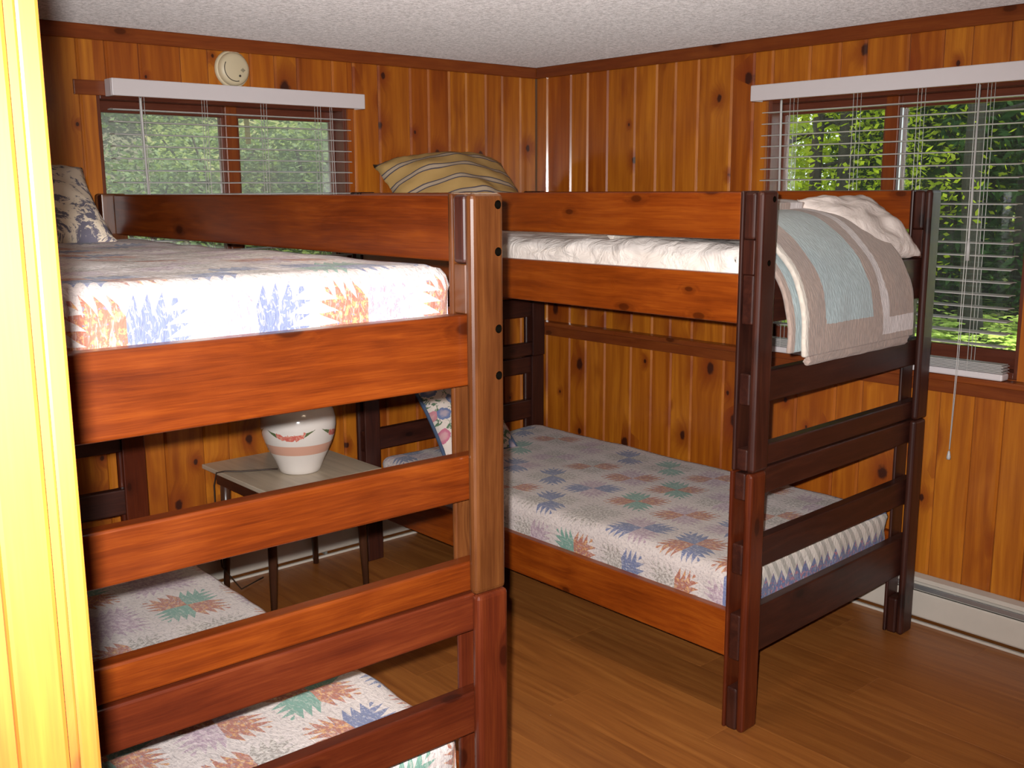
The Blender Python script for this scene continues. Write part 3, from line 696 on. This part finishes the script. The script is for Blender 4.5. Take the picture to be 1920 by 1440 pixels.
matsN = dict(post=((M['mar_z'], M['mar_z']), (M['red_z'], M['wrn_z'])), spacer=M['drk_z'], end=(M['mar_x'], M['red_x']), far_end=M['drk_x'], side=M['red_y'])
matsR = dict(post=((M['mar_z'], M['drk_z']), (M['drk_z'], M['drk_z'])), spacer=M['drk_z'], end=(M['drk_x'], M['drk_x']), far_end=M['drk_x'], side=M['brt_y'])
WB, LB = 1.075, 2.06
tN = R(-1.25)
NO = Vector((-2.2888 - WB*math.cos(tN), -2.4028 - WB*math.sin(tN), 0))
hN = [(0.064, 1.573), (0.064, 1.484), (0.064, 1.335), (0.064, 1.243)]
bedN = make_bunk('bunk_bed', NO, tN, WB, LB, 0.0, matsN, 'near red-stained pine bunk bed, its drilled post standing at the centre', (False, True), -0.006, {1: hN})
RO = Vector((-1.2205, -2.2273, 0))
hR = [(0.050, 1.545), (0.050, 1.27), (0.055, 1.10)]
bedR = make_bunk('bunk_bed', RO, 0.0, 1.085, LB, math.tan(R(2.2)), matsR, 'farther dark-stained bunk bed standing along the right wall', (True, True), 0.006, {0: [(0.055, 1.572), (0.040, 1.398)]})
bedN.location.z = bedR.location.z = 0.0

# ------------------------------------------------------------------ quilted mattresses
def fold(a, half, r, side):
    """arc-length coordinate -> (in-plane position, drop)"""
    s = abs(a); sg = 1 if a >= 0 else -1
    flat = half-r; arc = r*math.pi/2
    if s <= flat: return a, 0.0
    if s <= flat+arc:
        th = (s-flat)/r; return sg*(flat+r*math.sin(th)), r*(1-math.cos(th))
    return sg*half, r+(s-flat-arc)
def make_cover(name, W, L, H, r, mat, loc, rz, label, cat, group=None, lump=0.006, nu=60, nv=110, wr=1.0, seed=0.0, wrinkle=0.0):
    A = W/2-r+r*math.pi/2+(H-r); B = L/2-r+r*math.pi/2+(H-r)
    rc = 0.05
    def f(s, t):
        a, b = -A+2*A*s, -B+2*B*t
        x, dx = fold(a, W/2, r, H); y, dy = fold(b, L/2, r, H)
        d = max(dx, dy)
        ex, ey = abs(x)-(W/2-rc), abs(y)-(L/2-rc)
        if ex > 0 and ey > 0:
            q = math.hypot(ex, ey)
            if q > rc: x = math.copysign(W/2-rc+ex*rc/q, x); y = math.copysign(L/2-rc+ey*rc/q, y)
            d = max(d, r*(1-math.sqrt(max(0.0, 1-min(1, q/rc)**2)))*0.8)
        n = noise.noise((a*3.1+seed, b*3.1, seed)); n2 = noise.noise((a*11+seed, b*9, seed+3))
        z = H-d+(n*lump+n2*lump*0.45)*(1 if d < r else 0.3)
        k = 1+0.010*n2*wr
        x *= k; y *= k
        if wrinkle:
            w1 = noise.noise((b*9.0+z*14, a*6.0+z*9, seed)); w2 = noise.noise((b*22.0-z*30, z*26, seed+5))
            off = wrinkle*(abs(w1)*1.4+abs(w2)*0.8)
            if d > r*0.4: x += math.copysign(off, x) if abs(a) > W/2-r else 0; y += math.copysign(off*0.5, y) if abs(b) > L/2-r else 0
            z += wrinkle*0.8*abs(w1)
        return (x, y, max(0.0, z))
    me = grid_mesh(name, nu, nv, f, lambda s, t: (-A+2*A*s, -B+2*B*t))
    # close the underside
    bm = bmesh.new(); bm.from_mesh(me)
    be = [e for e in bm.edges if e.is_boundary]
    bmesh.ops.holes_fill(bm, edges=be, sides=0)
    bm.to_mesh(me); bm.free()
    for p in me.polygons: p.use_smooth = True
    o = link(name, me, mat, None, loc, (0, 0, rz)); tag(o, label, cat, group); return o
def bed_point(bed, rz, x, y, z):
    c, s = math.cos(rz), math.sin(rz); return Vector((bed.location.x+c*x-s*y, bed.location.y+s*x+c*y, z))
MW, ML = 0.965, 1.885
pN = bed_point(bedN, tN, WB/2, LB/2, 0)
make_cover('patchwork_quilt', MW, ML, 0.172, 0.055, mat_quilt('quilt_upper', (0.06, 0.02), seed=52.6, strong=0.12), (pN.x, pN.y, 1.284), tN, 'bright patchwork quilt on the top bunk of the near bed', 'quilt', 'patchwork quilts', seed=1.3)
make_cover('patchwork_quilt', MW, ML, 0.190, 0.045, mat_quilt('quilt_lower', (0.03, 0.02), seed=3.7), (pN.x, pN.y, 0.281), tN, 'patchwork quilt on the bottom bunk of the near bed', 'quilt', 'patchwork quilts', seed=4.1)
pR = Vector((RO.x+1.085/2, RO.y+LB/2+0.02, 0))
make_cover('patchwork_quilt', 0.955, 1.875, 0.190, 0.045, mat_quilt('quilt_far', (0.04, 0.16), -(1.875/2-0.045+0.045*math.pi/2+0.145)+0.075), (pR.x, pR.y, 0.281), 0.0, 'patchwork quilt with a blue hem on the bottom bunk of the far bed', 'quilt', 'patchwork quilts', seed=7.7)
make_cover('mattress', 0.935, 1.855, 0.155, 0.050, M['sheet'], (pR.x, pR.y, 1.284), 0.0, 'mattress in a crumpled white sheet on the top bunk of the far bed', 'mattress', seed=9.9, nu=90, nv=200, lump=0.012, wrinkle=0.013)

# ------------------------------------------------------------------ pillows
def pillow_mesh(name, w, h, t, seed=0.0, ears=0.08, n=34, wr=0.012, bend=0.0, edge=0.0):
    bm = bmesh.new(); uvl = bm.loops.layers.uv.new('UVMap')
    def pt(u, v, s):
        x = w/2*u*(1-ears*(1-v*v)); y = h/2*v*(1-ears*(1-u*u))
        prof = max(0.0, (1-abs(u)**2.6))**0.55*max(0.0, (1-abs(v)**2.6))**0.55
        z = s*t/2*prof+edge*s
        z += wr*noise.noise((u*2.6+seed, v*2.6, s*1.7+seed))*(0.25+prof)
        z += wr*0.8*noise.noise((u*7+seed, v*6, seed))*(1-prof)
        z += bend*(u*u)
        return Vector((x, y, z))
    grids = []
    for s in (1, -1):
        g = [[bm.verts.new(pt(-1+2*i/n, -1+2*j/n, s)) for i in range(n+1)] for j in range(n+1)]
        grids.append(g)
    for g, s in zip(grids, (1, -1)):
        for j in range(n):
            for i in range(n):
                q = (g[j][i], g[j][i+1], g[j+1][i+1], g[j+1][i])
                ij = ((i, j), (i+1, j), (i+1, j+1), (i, j+1))
                if s < 0: q = tuple(reversed(q)); ij = tuple(reversed(ij))
                f = bm.faces.new(q); f.smooth = True
                for lp, (a, b) in zip(f.loops, ij): lp[uvl].uv = ((a/n)*w, (b/n)*h)
    bmesh.ops.remove_doubles(bm, verts=bm.verts, dist=0.004)
    me = bm_mesh(bm, name); return me
def orient(xa, na):
    """rotation whose local x follows xa and local z follows na"""
    z = Vector(na).normalized(); x = Vector(xa); x = (x - z*x.dot(z)).normalized(); y = z.cross(x)
    return Matrix((x, y, z)).transposed().to_euler()
# yellow striped pillow propped at the head of the far top bunk
link_p = link('striped_pillow', pillow_mesh('striped_pillow', 0.62, 0.46, 0.18, 2.0, 0.06, wr=0.02, bend=-0.05), M['stripe'], None, (-0.84, -0.46, 1.605), orient((1.0, 0.05, -0.20), (-0.10, -0.60, 0.72)))
tag(link_p, 'yellow pillow with grey-blue stripes at the head of the far top bunk', 'pillow')
# toile pillows on the near top bunk
o = link('toile_pillow', pillow_mesh('toile_pillow', 0.58, 0.42, 0.17, 5.0, 0.05), M['toile'], None, (-2.715, -0.64, 1.562), orient((1.0, -0.03, -0.08), (-0.04, -0.52, 0.80)))
tag(o, 'cream and navy toile pillow lying in front on the near top bunk', 'pillow', 'toile pillows')
o = link('toile_pillow', pillow_mesh('toile_pillow', 0.58, 0.44, 0.14, 8.0, 0.05), M['toile'], None, (-2.76, -0.36, 1.675), orient((1.0, 0.0, -0.05), (0.0, -0.90, 0.42)))
tag(o, 'cream and navy toile pillow standing behind against the headboard of the near top bunk', 'pillow', 'toile pillows')
# floral cushion at the head of the far bottom bunk
cw, chh = 0.40, 0.42
cu = tag(empty('floral_cushion', (-0.795, -0.385, 0.622)), 'white floral cushion with navy piping on the far bottom bunk', 'cushion')
cu.rotation_euler = orient((1.0, -0.05, -0.03), (0.02, -0.72, 0.69))
link('cushion_cover', pillow_mesh('cushion_cover', cw, chh, 0.15, 3.0, 0.07), M['floral'], cu)
rim = []
for k in range(64):
    a = 2*math.pi*k/64; c, s = math.cos(a), math.sin(a)
    m_ = max(abs(c), abs(s)); u, v = c/m_, s/m_
    rim.append((cw/2*u*(1-0.07*(1-v*v)), chh/2*v*(1-0.07*(1-u*u)), 0.0))
tube('piping', rim, 0.0085, M['piping'], cu, 8, closed=True)
# white pillow at the foot of the far top bunk
o = link('white_pillow', pillow_mesh('white_pillow', 0.38, 0.30, 0.13, 12.0, 0.0, wr=0.014), M['white_pillow'], None, (-0.395, -2.040, 1.470), orient((1.0, -0.18, 0.10), (-0.05, -0.62, 0.78)))
tag(o, 'white pillow lying at the foot end of the far top bunk beside the post', 'pillow')

# ------------------------------------------------------------------ blanket folded over the foot rail
def drape(name, path, x0, x1, mat, parent, uoff=0.0, th=0.012, nu=44, seed=0.0, sag=None, lean=0.0):
    pts = [Vector(p) for p in path]
    # resample the (y,z) path with a Catmull-Rom spline
    dense = []
    P = [pts[0]]+pts+[pts[-1]]
    for i in range(1, len(P)-2):
        for k in range(12):
            t = k/12.0; a, b, c, d = P[i-1], P[i], P[i+1], P[i+2]
            dense.append(0.5*((2*b)+(c-a)*t+(2*a-5*b+4*c-d)*t*t+(3*b-a-3*c+d)*t**3))
    dense.append(pts[-1])
    L = [0.0]
    for a, b in zip(dense, dense[1:]): L.append(L[-1]+(b-a).length)
    nv = len(dense)
    def f(s, t):
        j = round(t*(nv-1)); y, z = dense[j]; fr = L[j]/L[-1]
        x = x0+(x1-x0)*s + lean*fr
        n = noise.noise((s*3+seed, fr*4, seed)); n2 = noise.noise((s*9+seed, fr*9, seed+2))
        if sag: z += sag(s, fr)
        return (x+0.006*n2*fr, y+(RO.y*0)+0.006*n*(1-fr)-0.004*n2+(x-RO.x)*math.tan(R(2.2)), z+0.005*n*(1-fr))
    me = grid_mesh(name, nu, nv, f, lambda s, t: (uoff+(x1-x0)*s, L[-1]-L[round(t*(nv-1))]))
    o = link(name, me, mat, parent)
    md = o.modifiers.new('thickness', 'SOLIDIFY'); md.thickness = th; md.offset = 1.0
    md2 = o.modifiers.new('round', 'BEVEL'); md2.width = th*0.4; md2.segments = 2; md2.limit_method = 'ANGLE'; md2.angle_limit = R(60)
    return o
bk = tag(empty('folded_blanket', (0, 0, 0)), 'folded pale blue and tan blanket hanging over the far top bunk foot rail', 'blanket')
def hump(s, fr): return (0.012*math.sin(math.pi*min(1, s*1.05))+0.022*max(0.0, s-0.55)/0.45)*max(0.0, 1-fr*1.6)
drape('fold', [(-1.66, 1.490), (-1.82, 1.528), (-2.03, 1.520), (-2.14, 1.470), (-2.215, 1.400), (-2.262, 1.325), (-2.285, 1.240), (-2.290, 1.128)], -1.065, -0.405, mat_blanket('outer'), bk, th=0.016, seed=1.0, sag=hump)
drape('fold', [(-1.66, 1.468), (-1.82, 1.503), (-2.02, 1.495), (-2.12, 1.447), (-2.193, 1.385), (-2.238, 1.315), (-2.260, 1.24), (-2.263, 1.140)], -1.105, -0.425, mat_blanket('inner'), bk, th=0.014, seed=2.0, sag=hump)
drape('hem_fold', [(-2.276, 1.20), (-2.280, 1.15), (-2.280, 1.118), (-2.272, 1.098), (-2.257, 1.108)], -1.025, -0.42, mat_blanket('inner'), bk, uoff=0.2, th=0.012, seed=3.0)
drape('top_fold', [(-1.52, 1.450), (-1.58, 1.520), (-1.70, 1.556), (-1.84, 1.566), (-1.96, 1.556)], -1.08, -0.53, mat_blanket('top'), bk, th=0.03, seed=4.0)

# ------------------------------------------------------------------ side table, lamp
tb = tag(empty('side_table', (-1.61, -0.295, 0)), 'small side table with beige laminate top between the beds', 'table')
TZ = 0.515
box('table_top', (-0.255, 0.255, -0.270, 0.270, TZ-0.018, TZ), M['tabletop'], tb, 0.003)
for q in (('x', -0.215, 0.215, -0.225, -0.210), ('x', -0.215, 0.215, 0.210, 0.225)):
    box('apron', (q[1], q[2], q[3], q[4], TZ-0.075, TZ-0.0185), M['drk_x'], tb, 0.002)
for q in (-1, 1):
    box('apron', (q*0.217-0.0075, q*0.217+0.0075, -0.209, 0.209, TZ-0.075, TZ-0.0185), M['drk_y'], tb, 0.002)
for sx in (-1, 1):
    for sy in (-1, 1):
        tube('leg', [(sx*0.195, sy*0.188, TZ-0.019), (sx*0.200, sy*0.191, 0.30), (sx*0.210, sy*0.198, 0.0)], [0.021, 0.019, 0.012], M['leg'], tb, 12)
lp = tag(empty('table_lamp', (-1.615, -0.375, TZ)), 'cream ceramic lamp with pink band and flower garlands on the side table', 'lamp')
lp.rotation_euler = (0, 0, 0.0)
prof = [(0.0, 0.0), (0.074, 0.0), (0.080, 0.006), (0.086, 0.022), (0.098, 0.052), (0.115, 0.085), (0.130, 0.118), (0.140, 0.150), (0.1455, 0.185), (0.1450, 0.215), (0.137, 0.245), (0.118, 0.272), (0.090, 0.290), (0.055, 0.300), (0.030, 0.304), (0.0, 0.305)]
lathe('ceramic_body', prof, M['ceramic'], lp, n=48, cap=False)
lathe('brass_neck', [(0.034, 0.303), (0.036, 0.309), (0.020, 0.317), (0.014, 0.330), (0.017, 0.336), (0.017, 0.365), (0.0, 0.366)], M['brass'], lp, n=24, cap=False)
sh = lathe('lamp_shade', [(0.125, 0.330), (0.126, 0.330), (0.080, 0.500), (0.079, 0.500)], M['shade'], lp, n=40, cap=False)
md = sh.modifiers.new('t', 'SOLIDIFY'); md.thickness = 0.0015
tube('harp', [(0.079, 0, 0.498), (0.03, 0, 0.492), (0.0, 0, 0.490), (-0.03, 0, 0.492), (-0.079, 0, 0.498)], 0.0018, M['brass'], sh, 6)
tube('harp_stem', [(0, 0, 0.346), (0, 0, 0.492)], 0.003, M['brass'], sh, 6)
cb = tube('power_cord', [(-0.075, 0.045, 0.010), (-0.13, 0.10, 0.0035), (-0.19, 0.13, 0.0035), (-0.240, 0.165, 0.006), (-0.268, 0.18, 0.002), (-0.276, 0.19, -0.05), (-0.274, 0.195, -0.20), (-0.25, 0.215, -0.40), (-0.18, 0.20, -0.508), (-0.05, 0.26, -0.508)], 0.0032, M['cable'], lp, 8)

# ------------------------------------------------------------------ baseboard heaters
def make_heater(L, origin, rz, label):
    h = tag(empty('baseboard_heater', origin, rz), label, 'heater', 'baseboard heaters')
    box('back_plate', (0, L, -0.008, -0.001, 0.012, 0.175), M['enamel'], h, 0.001)
    bm = bmesh.new()
    pr_ = [(-0.056, 0.024), (-0.060, 0.030), (-0.062, 0.118), (-0.058, 0.124), (-0.055, 0.122), (-0.0575, 0.116), (-0.056, 0.034)]
    a = [bm.verts.new((0, *p)) for p in pr_]; b = [bm.verts.new((L, *p)) for p in pr_]
    n = len(pr_)
    for k in range(n): bm.faces.new((a[k], a[(k+1) % n], b[(k+1) % n], b[k]))
    bm.faces.new(list(reversed(a))); bm.faces.new(b); bmesh.ops.recalc_face_normals(bm, faces=bm.faces)
    link('front_panel', bm_mesh(bm, 'front_panel'), M['enamel'], h)
    bm = bmesh.new()
    pr_ = [(-0.008, 0.176), (-0.040, 0.170), (-0.050, 0.158), (-0.047, 0.156), (-0.038, 0.165), (-0.008, 0.170)]
    a = [bm.verts.new((0, *p)) for p in pr_]; b = [bm.verts.new((L, *p)) for p in pr_]; n = len(pr_)
    for k in range(n): bm.faces.new((a[k], a[(k+1) % n], b[(k+1) % n], b[k]))
    bm.faces.new(list(reversed(a))); bm.faces.new(b); bmesh.ops.recalc_face_normals(bm, faces=bm.faces)
    link('top_hood', bm_mesh(bm, 'top_hood'), M['enamel'], h)
    box('damper', (0.01, L-0.01, -0.052, -0.046, 0.128, 0.146), M['metal'], h, 0.001)
    box('fin_tube', (0.02, L-0.02, -0.046, -0.012, 0.055, 0.110), M['enamel_dark'], h, 0.001)
    box('toe_strip', (0, L, -0.064, -0.050, 0.0, 0.010), M['enamel'], h, 0.002)
    k = 0.35
    while k < L:
        box('bracket', (k, k+0.012, -0.057, -0.008, 0.0105, 0.150), M['enamel_dark'], h, 0.001); k += 0.55
    for e in (0.0, L-0.05): box('end_cap', (e-0.001, e+0.051, -0.0635, -0.0005, 0.011, 0.178), M['enamel'], h, 0.004)
    return h
make_heater(4.05, (-0.001, -0.10, 0), -math.pi/2, 'white metal baseboard heater running along the right wall')
make_heater(3.2, (-3.33, -0.001, 0), 0.0, 'white metal baseboard heater along the back wall under the side table')

# ------------------------------------------------------------------ smoke detector
sd = tag(empty('smoke_detector', (-1.632, 0.0, 2.072)), 'round cream smoke detector on the back wall above the window', 'smoke detector')
rot = (math.pi/2, 0, 0)
lathe('base_plate', [(0.0, 0.0), (0.072, 0.0), (0.0725, 0.004), (0.070, 0.012), (0.066, 0.014), (0.0, 0.014)], M['detector'], sd, n=48, rot=rot, cap=False)
bd = lathe('cover', [(0.064, 0.012), (0.063, 0.026), (0.057, 0.034), (0.046, 0.038), (0.0, 0.039)], M['detector'], sd, n=48, rot=rot, cap=False)
bm = bmesh.new()
pts = [(0.047*math.cos(a), 0.047*math.sin(a), 0.0376) for a in [R(150+k*9) for k in range(16)]]
add_tube(bm, pts, 0.0018, 6); link('vent_slot', bm_mesh(bm, 'vent_slot', True), M['dark_plastic'], bd)
for k in range(5):
    bm = bmesh.new(); add_tube(bm, [(0.022+k*0.004, -0.012+abs(k-2)*0.003, 0.0385), (0.022+k*0.004, 0.004-abs(k-2)*0.003, 0.0385)], 0.0011, 6); link('sounder_slot', bm_mesh(bm, 'sounder_slot', True), M['dark_plastic'], bd)
lathe('test_button', [(0.0, 0.038), (0.0045, 0.038), (0.0045, 0.041), (0.0, 0.0415)], M['dark_plastic'], bd, (0.016, -0.026, 0), n=16, cap=False)

# ------------------------------------------------------------------ ceiling light (just above the picture)
cl = tag(empty('ceiling_light', (-1.86, -2.10, CEIL)), 'round glass ceiling light in the middle of the room', 'ceiling light')
lathe('mount', [(0.0, -0.001), (0.15, -0.001), (0.15, -0.014), (0.0, -0.014)], M['brass'], cl, n=40, cap=False)
lathe('glass_dome', [(0.138, -0.0145), (0.136, -0.030), (0.115, -0.056), (0.075, -0.072), (0.03, -0.079), (0.0, -0.080)], M['dome'], cl, n=40, cap=False)
bulb = lamp('ceiling_bulb', 'AREA', (0, 0, -0.084), LAMP_W, (1.0, 0.80, 0.56), shape='DISK', size=0.26); bulb.parent = cl
hl = lamp('hall_fill', 'AREA', (-4.0, -3.3, CEIL-0.03), HALL_W, (1.0, 0.84, 0.64), shape='DISK', size=0.4)  # fill light added in the unseen hall for soft ambient

# ------------------------------------------------------------------ outdoors
def ground_mesh(name, x0, x1, y0, y1, fn, n=50):
    return grid_mesh(name, n, n, lambda s, t: (x0+(x1-x0)*s, y0+(y1-y0)*t, fn(x0+(x1-x0)*s, y0+(y1-y0)*t)), lambda s, t: (s, t))
def gz(x, y):
    b = max(0.0, y-1.2)*0.62*max(0.0, min(1.0, (7.0-x)/4.0))
    b = min(b, 5.0)
    return -0.42+b+0.10*noise.noise((x*0.4, y*0.4, 0))+0.04*noise.noise((x*1.7, y*1.7, 2))+0.03*max(0, x-3)
g = link('ground', ground_mesh('ground', 0.15, 45, -40, 40, gz, 110), M['ground']); tag(g, 'mossy forest floor outside the right window', 'ground', kind='structure')
g = link('bank', ground_mesh('bank', -22, 0.4, 0.15, 24, gz, 90), M['bank']); tag(g, 'leaf-littered bank outside the back window', 'ground', kind='structure')
def leaf_cloud(name, n, rx, ry, rz, size, seed, droop=0.0, shell=0.45, asp=0.5):
    rnd = random.Random(seed); vs = []; fs = []
    clusters = []
    for k in range(max(10, n//60)):
        while True:
            p = Vector((rnd.uniform(-1, 1), rnd.uniform(-1, 1), rnd.uniform(-1, 1)))
            if shell < p.length < 1: break
        clusters.append(p)
    for k in range(n):
        c = rnd.choice(clusters); q = c+Vector((rnd.gauss(0, .16), rnd.gauss(0, .16), rnd.gauss(0, .10)))
        p = Vector((q.x*rx, q.y*ry, q.z*rz))
        s = size*rnd.uniform(0.6, 1.3)
        d = Vector((rnd.gauss(0, 1), rnd.gauss(0, 1), rnd.gauss(-droop, 0.5))).normalized()
        e = d.cross(Vector((rnd.gauss(0, 1), rnd.gauss(0, 1), rnd.gauss(0, 1)+1.2))).normalized()
        i = len(vs); vs += [p, p+d*s*0.5+e*s*asp*0.5, p+d*s, p+d*s*0.5-e*s*asp*0.5]; fs.append((i, i+1, i+2, i+3))
    me = bpy.data.meshes.new(name); me.from_pydata([tuple(v) for v in vs], [], fs); me.update(); return me
def trunk_mesh(name, h, r, seed):
    rnd = random.Random(seed); bm = bmesh.new(); n = 9; px, py = 0.0, 0.0; pts = []; rad = []
    for k in range(n):
        z = h*k/(n-1); pts.append((px, py, z)); rad.append(r*(1.35 if k == 0 else 1.0)*(1-0.55*k/(n-1))); px += rnd.gauss(0, 0.05); py += rnd.gauss(0, 0.05)
    add_tube(bm, pts, rad, 10)
    for k in range(7):
        z = h*rnd.uniform(0.3, 0.95); a = rnd.uniform(0, 6.28); l = rnd.uniform(0.8, 1.8)
        add_tube(bm, [(0, 0, z), (math.cos(a)*l*.5, math.sin(a)*l*.5, z+.12*l), (math.cos(a)*l, math.sin(a)*l, z+.3*l)], [r*.28, r*.18, r*.07], 5)
    return bm_mesh(bm, name, True)
TR = [trunk_mesh('trunk', 8.0, r, s) for r, s in ((0.16, 1), (0.22, 2), (0.12, 3))]
FO = [leaf_cloud('foliage', 8500, 2.6, 2.6, 3.4, 0.125, s, 0.3) for s in (1, 2)]
FD = [leaf_cloud('foliage', 5200, 1.7, 1.7, 2.8, 0.19, s, 0.6, 0.1, 0.34) for s in (3,)]
SH = [leaf_cloud('foliage', 4200, 1.0, 1.0, 0.8, 0.072, s, 0.1, 0.1) for s in (5, 6)]
def make_tree(x, y, tk, foliage, fmat, fz, label, group, s=1.0):
    e = tag(empty('tree', (x, y, gz(x, y)-0.05), random.uniform(0, 6.28)), label, 'tree', group); e.scale = (s, s, s)
    link('trunk', TR[tk], M['bark'], e)
    f = link('foliage', foliage, None, e, (0, 0, fz))
    if len(foliage.materials) == 0: foliage.materials.append(fmat)
    return e
def polar(head, dist): a = R(head); return CAM.x+dist*math.sin(a), CAM.y+dist*math.cos(a)
LB1, LB2 = 'leafy sunlit tree in the woods beyond the right window', 'dark conifer trunk in the woods beyond the right window'
for hd, dd, k, fz, s in ((53, 20, 0, 3.6, 1.0), (57.6, 15, 1, 2.6, 0.8), (59.6, 19, 0, 2.8, 1.0), (60.6, 25, 0, 3.2, 1.2), (62.8, 22, 1, 3.0, 1.0), (65.5, 27, 0, 3.4, 1.2), (69, 24, 1, 3.6, 1.1), (74, 20, 0, 3.8, 1.0), (55, 30, 1, 3.0, 1.5), (58.5, 32, 0, 3.0, 1.5), (64, 34, 0, 3.0, 1.6), (67.5, 33, 1, 3.0, 1.5), (72, 32, 1, 3.0, 1.5), (49, 27, 0, 4, 1.3), (80, 26, 1, 4, 1.3)):
    make_tree(*polar(hd, dd), 2, FO[k], M['leaf_a'], fz, LB1, 'leafy trees beyond the right window', s)
for hd, dd, k, fz, s in ((58.35, 15, 2, 8.0, 1.0), (60.9, 18, 0, 8.0, 1.0), (63.0, 21, 2, 8.0, 1.0), (64.0, 17, 0, 7.6, 1.0), (65.2, 13.5, 2, 7.6, 1.0), (66.4, 22, 1, 8.0, 1.0), (67.2, 16, 2, 7.8, 1.0), (68.6, 19, 0, 8.0, 1.0), (71.5, 15, 1, 8.0, 1.0), (55.4, 16, 1, 8.0, 1.0), (76, 14, 0, 8.0, 1.0), (50, 19, 1, 8.0, 1.0), (63.6, 16, 0, 3.2, 1.0), (65.6, 17.5, 1, 2.8, 1.1), (67.4, 16, 0, 3.2, 1.0), (70.0, 17, 1, 3.0, 1.2), (61.6, 27, 1, 3.4, 1.2), (73, 20, 0, 3.0, 1.3)):
    make_tree(*polar(hd, dd), k, FD[0], M['leaf_b'], fz, LB2, 'dark trees beyond the right window', s)
def fern_mesh(seed):
    rnd = random.Random(seed); vs = []; fs = []
    for k in range(14):
        a = rnd.uniform(0, 6.28); l = rnd.uniform(0.45, 0.8); up = rnd.uniform(0.5, 0.9)
        for j in range(9):
            t = (j+0.5)/9; r_ = l*t; z = up*l*(t*1.5-t*t*1.2); wdt = 0.13*(1-t)*l+0.02
            c = Vector((math.cos(a)*r_, math.sin(a)*r_, z)); n = Vector((-math.sin(a), math.cos(a), 0)); fd = Vector((math.cos(a), math.sin(a), -0.2))
            for sg in (-1, 1):
                i = len(vs); vs += [c, c+n*sg*wdt+fd*0.04, c+n*sg*wdt*0.9+fd*0.07, c+fd*0.045]; fs.append((i, i+1, i+2, i+3))
    me = bpy.data.meshes.new('fern'); me.from_pydata([tuple(v) for v in vs], [], fs); me.update(); me.materials.append(M['fern']); return me
FE = [fern_mesh(s) for s in (1, 2, 3)]
rf = random.Random(21)
for k in range(70):
    x, y = polar(rf.uniform(57, 73), rf.uniform(8.0, 16))
    o = link('fern', rf.choice(FE), None, None, (x, y, gz(x, y)-0.02), (0, 0, rf.uniform(0, 6))); s = rf.uniform(0.8, 1.4); o.scale = (s, s, s)
    tag(o, 'green fern on the forest floor beyond the right window', 'fern', 'ferns beyond the right window')
rs = random.Random(8)
for k in range(15):
    hd = rs.uniform(14, 38); d = rs.uniform(6.3, 12.5); x, y = polar(hd, d)
    if y < 1.6: continue
    m = rs.choice(SH)
    if len(m.materials) == 0: m.materials.append(M['leaf_c'])
    e = tag(empty('shrub', (x, y, gz(x, y)+0.35), rs.uniform(0, 6)), 'grey-green leafy shrub on the bank beyond the back window', 'shrub', 'shrubs beyond the back window')
    s = rs.uniform(0.6, 1.15); e.scale = (s, s, s*0.85)
    link('foliage', m, None, e)
    bm = bmesh.new()
    for q in range(4): add_tube(bm, [(0, 0, -0.5), (0.2*math.cos(q*1.6), 0.2*math.sin(q*1.6), 0.0), (0.5*math.cos(q*1.6), 0.5*math.sin(q*1.6), 0.45)], [0.03, 0.022, 0.008], 5)
    link('stem', bm_mesh(bm, 'stem', True), M['bark'], e)

# yellow ribbon hanging from the added eave outside the back window
rb = box('yellow_ribbon', (-1.284, -1.258, 0.598, 0.602, 1.815, 2.19), M['yellow'], None, 0.0006, 1); rb.rotation_euler = (0, R(-3), 0)
tag(rb, 'yellow ribbon hanging outside the back window', 'ribbon')
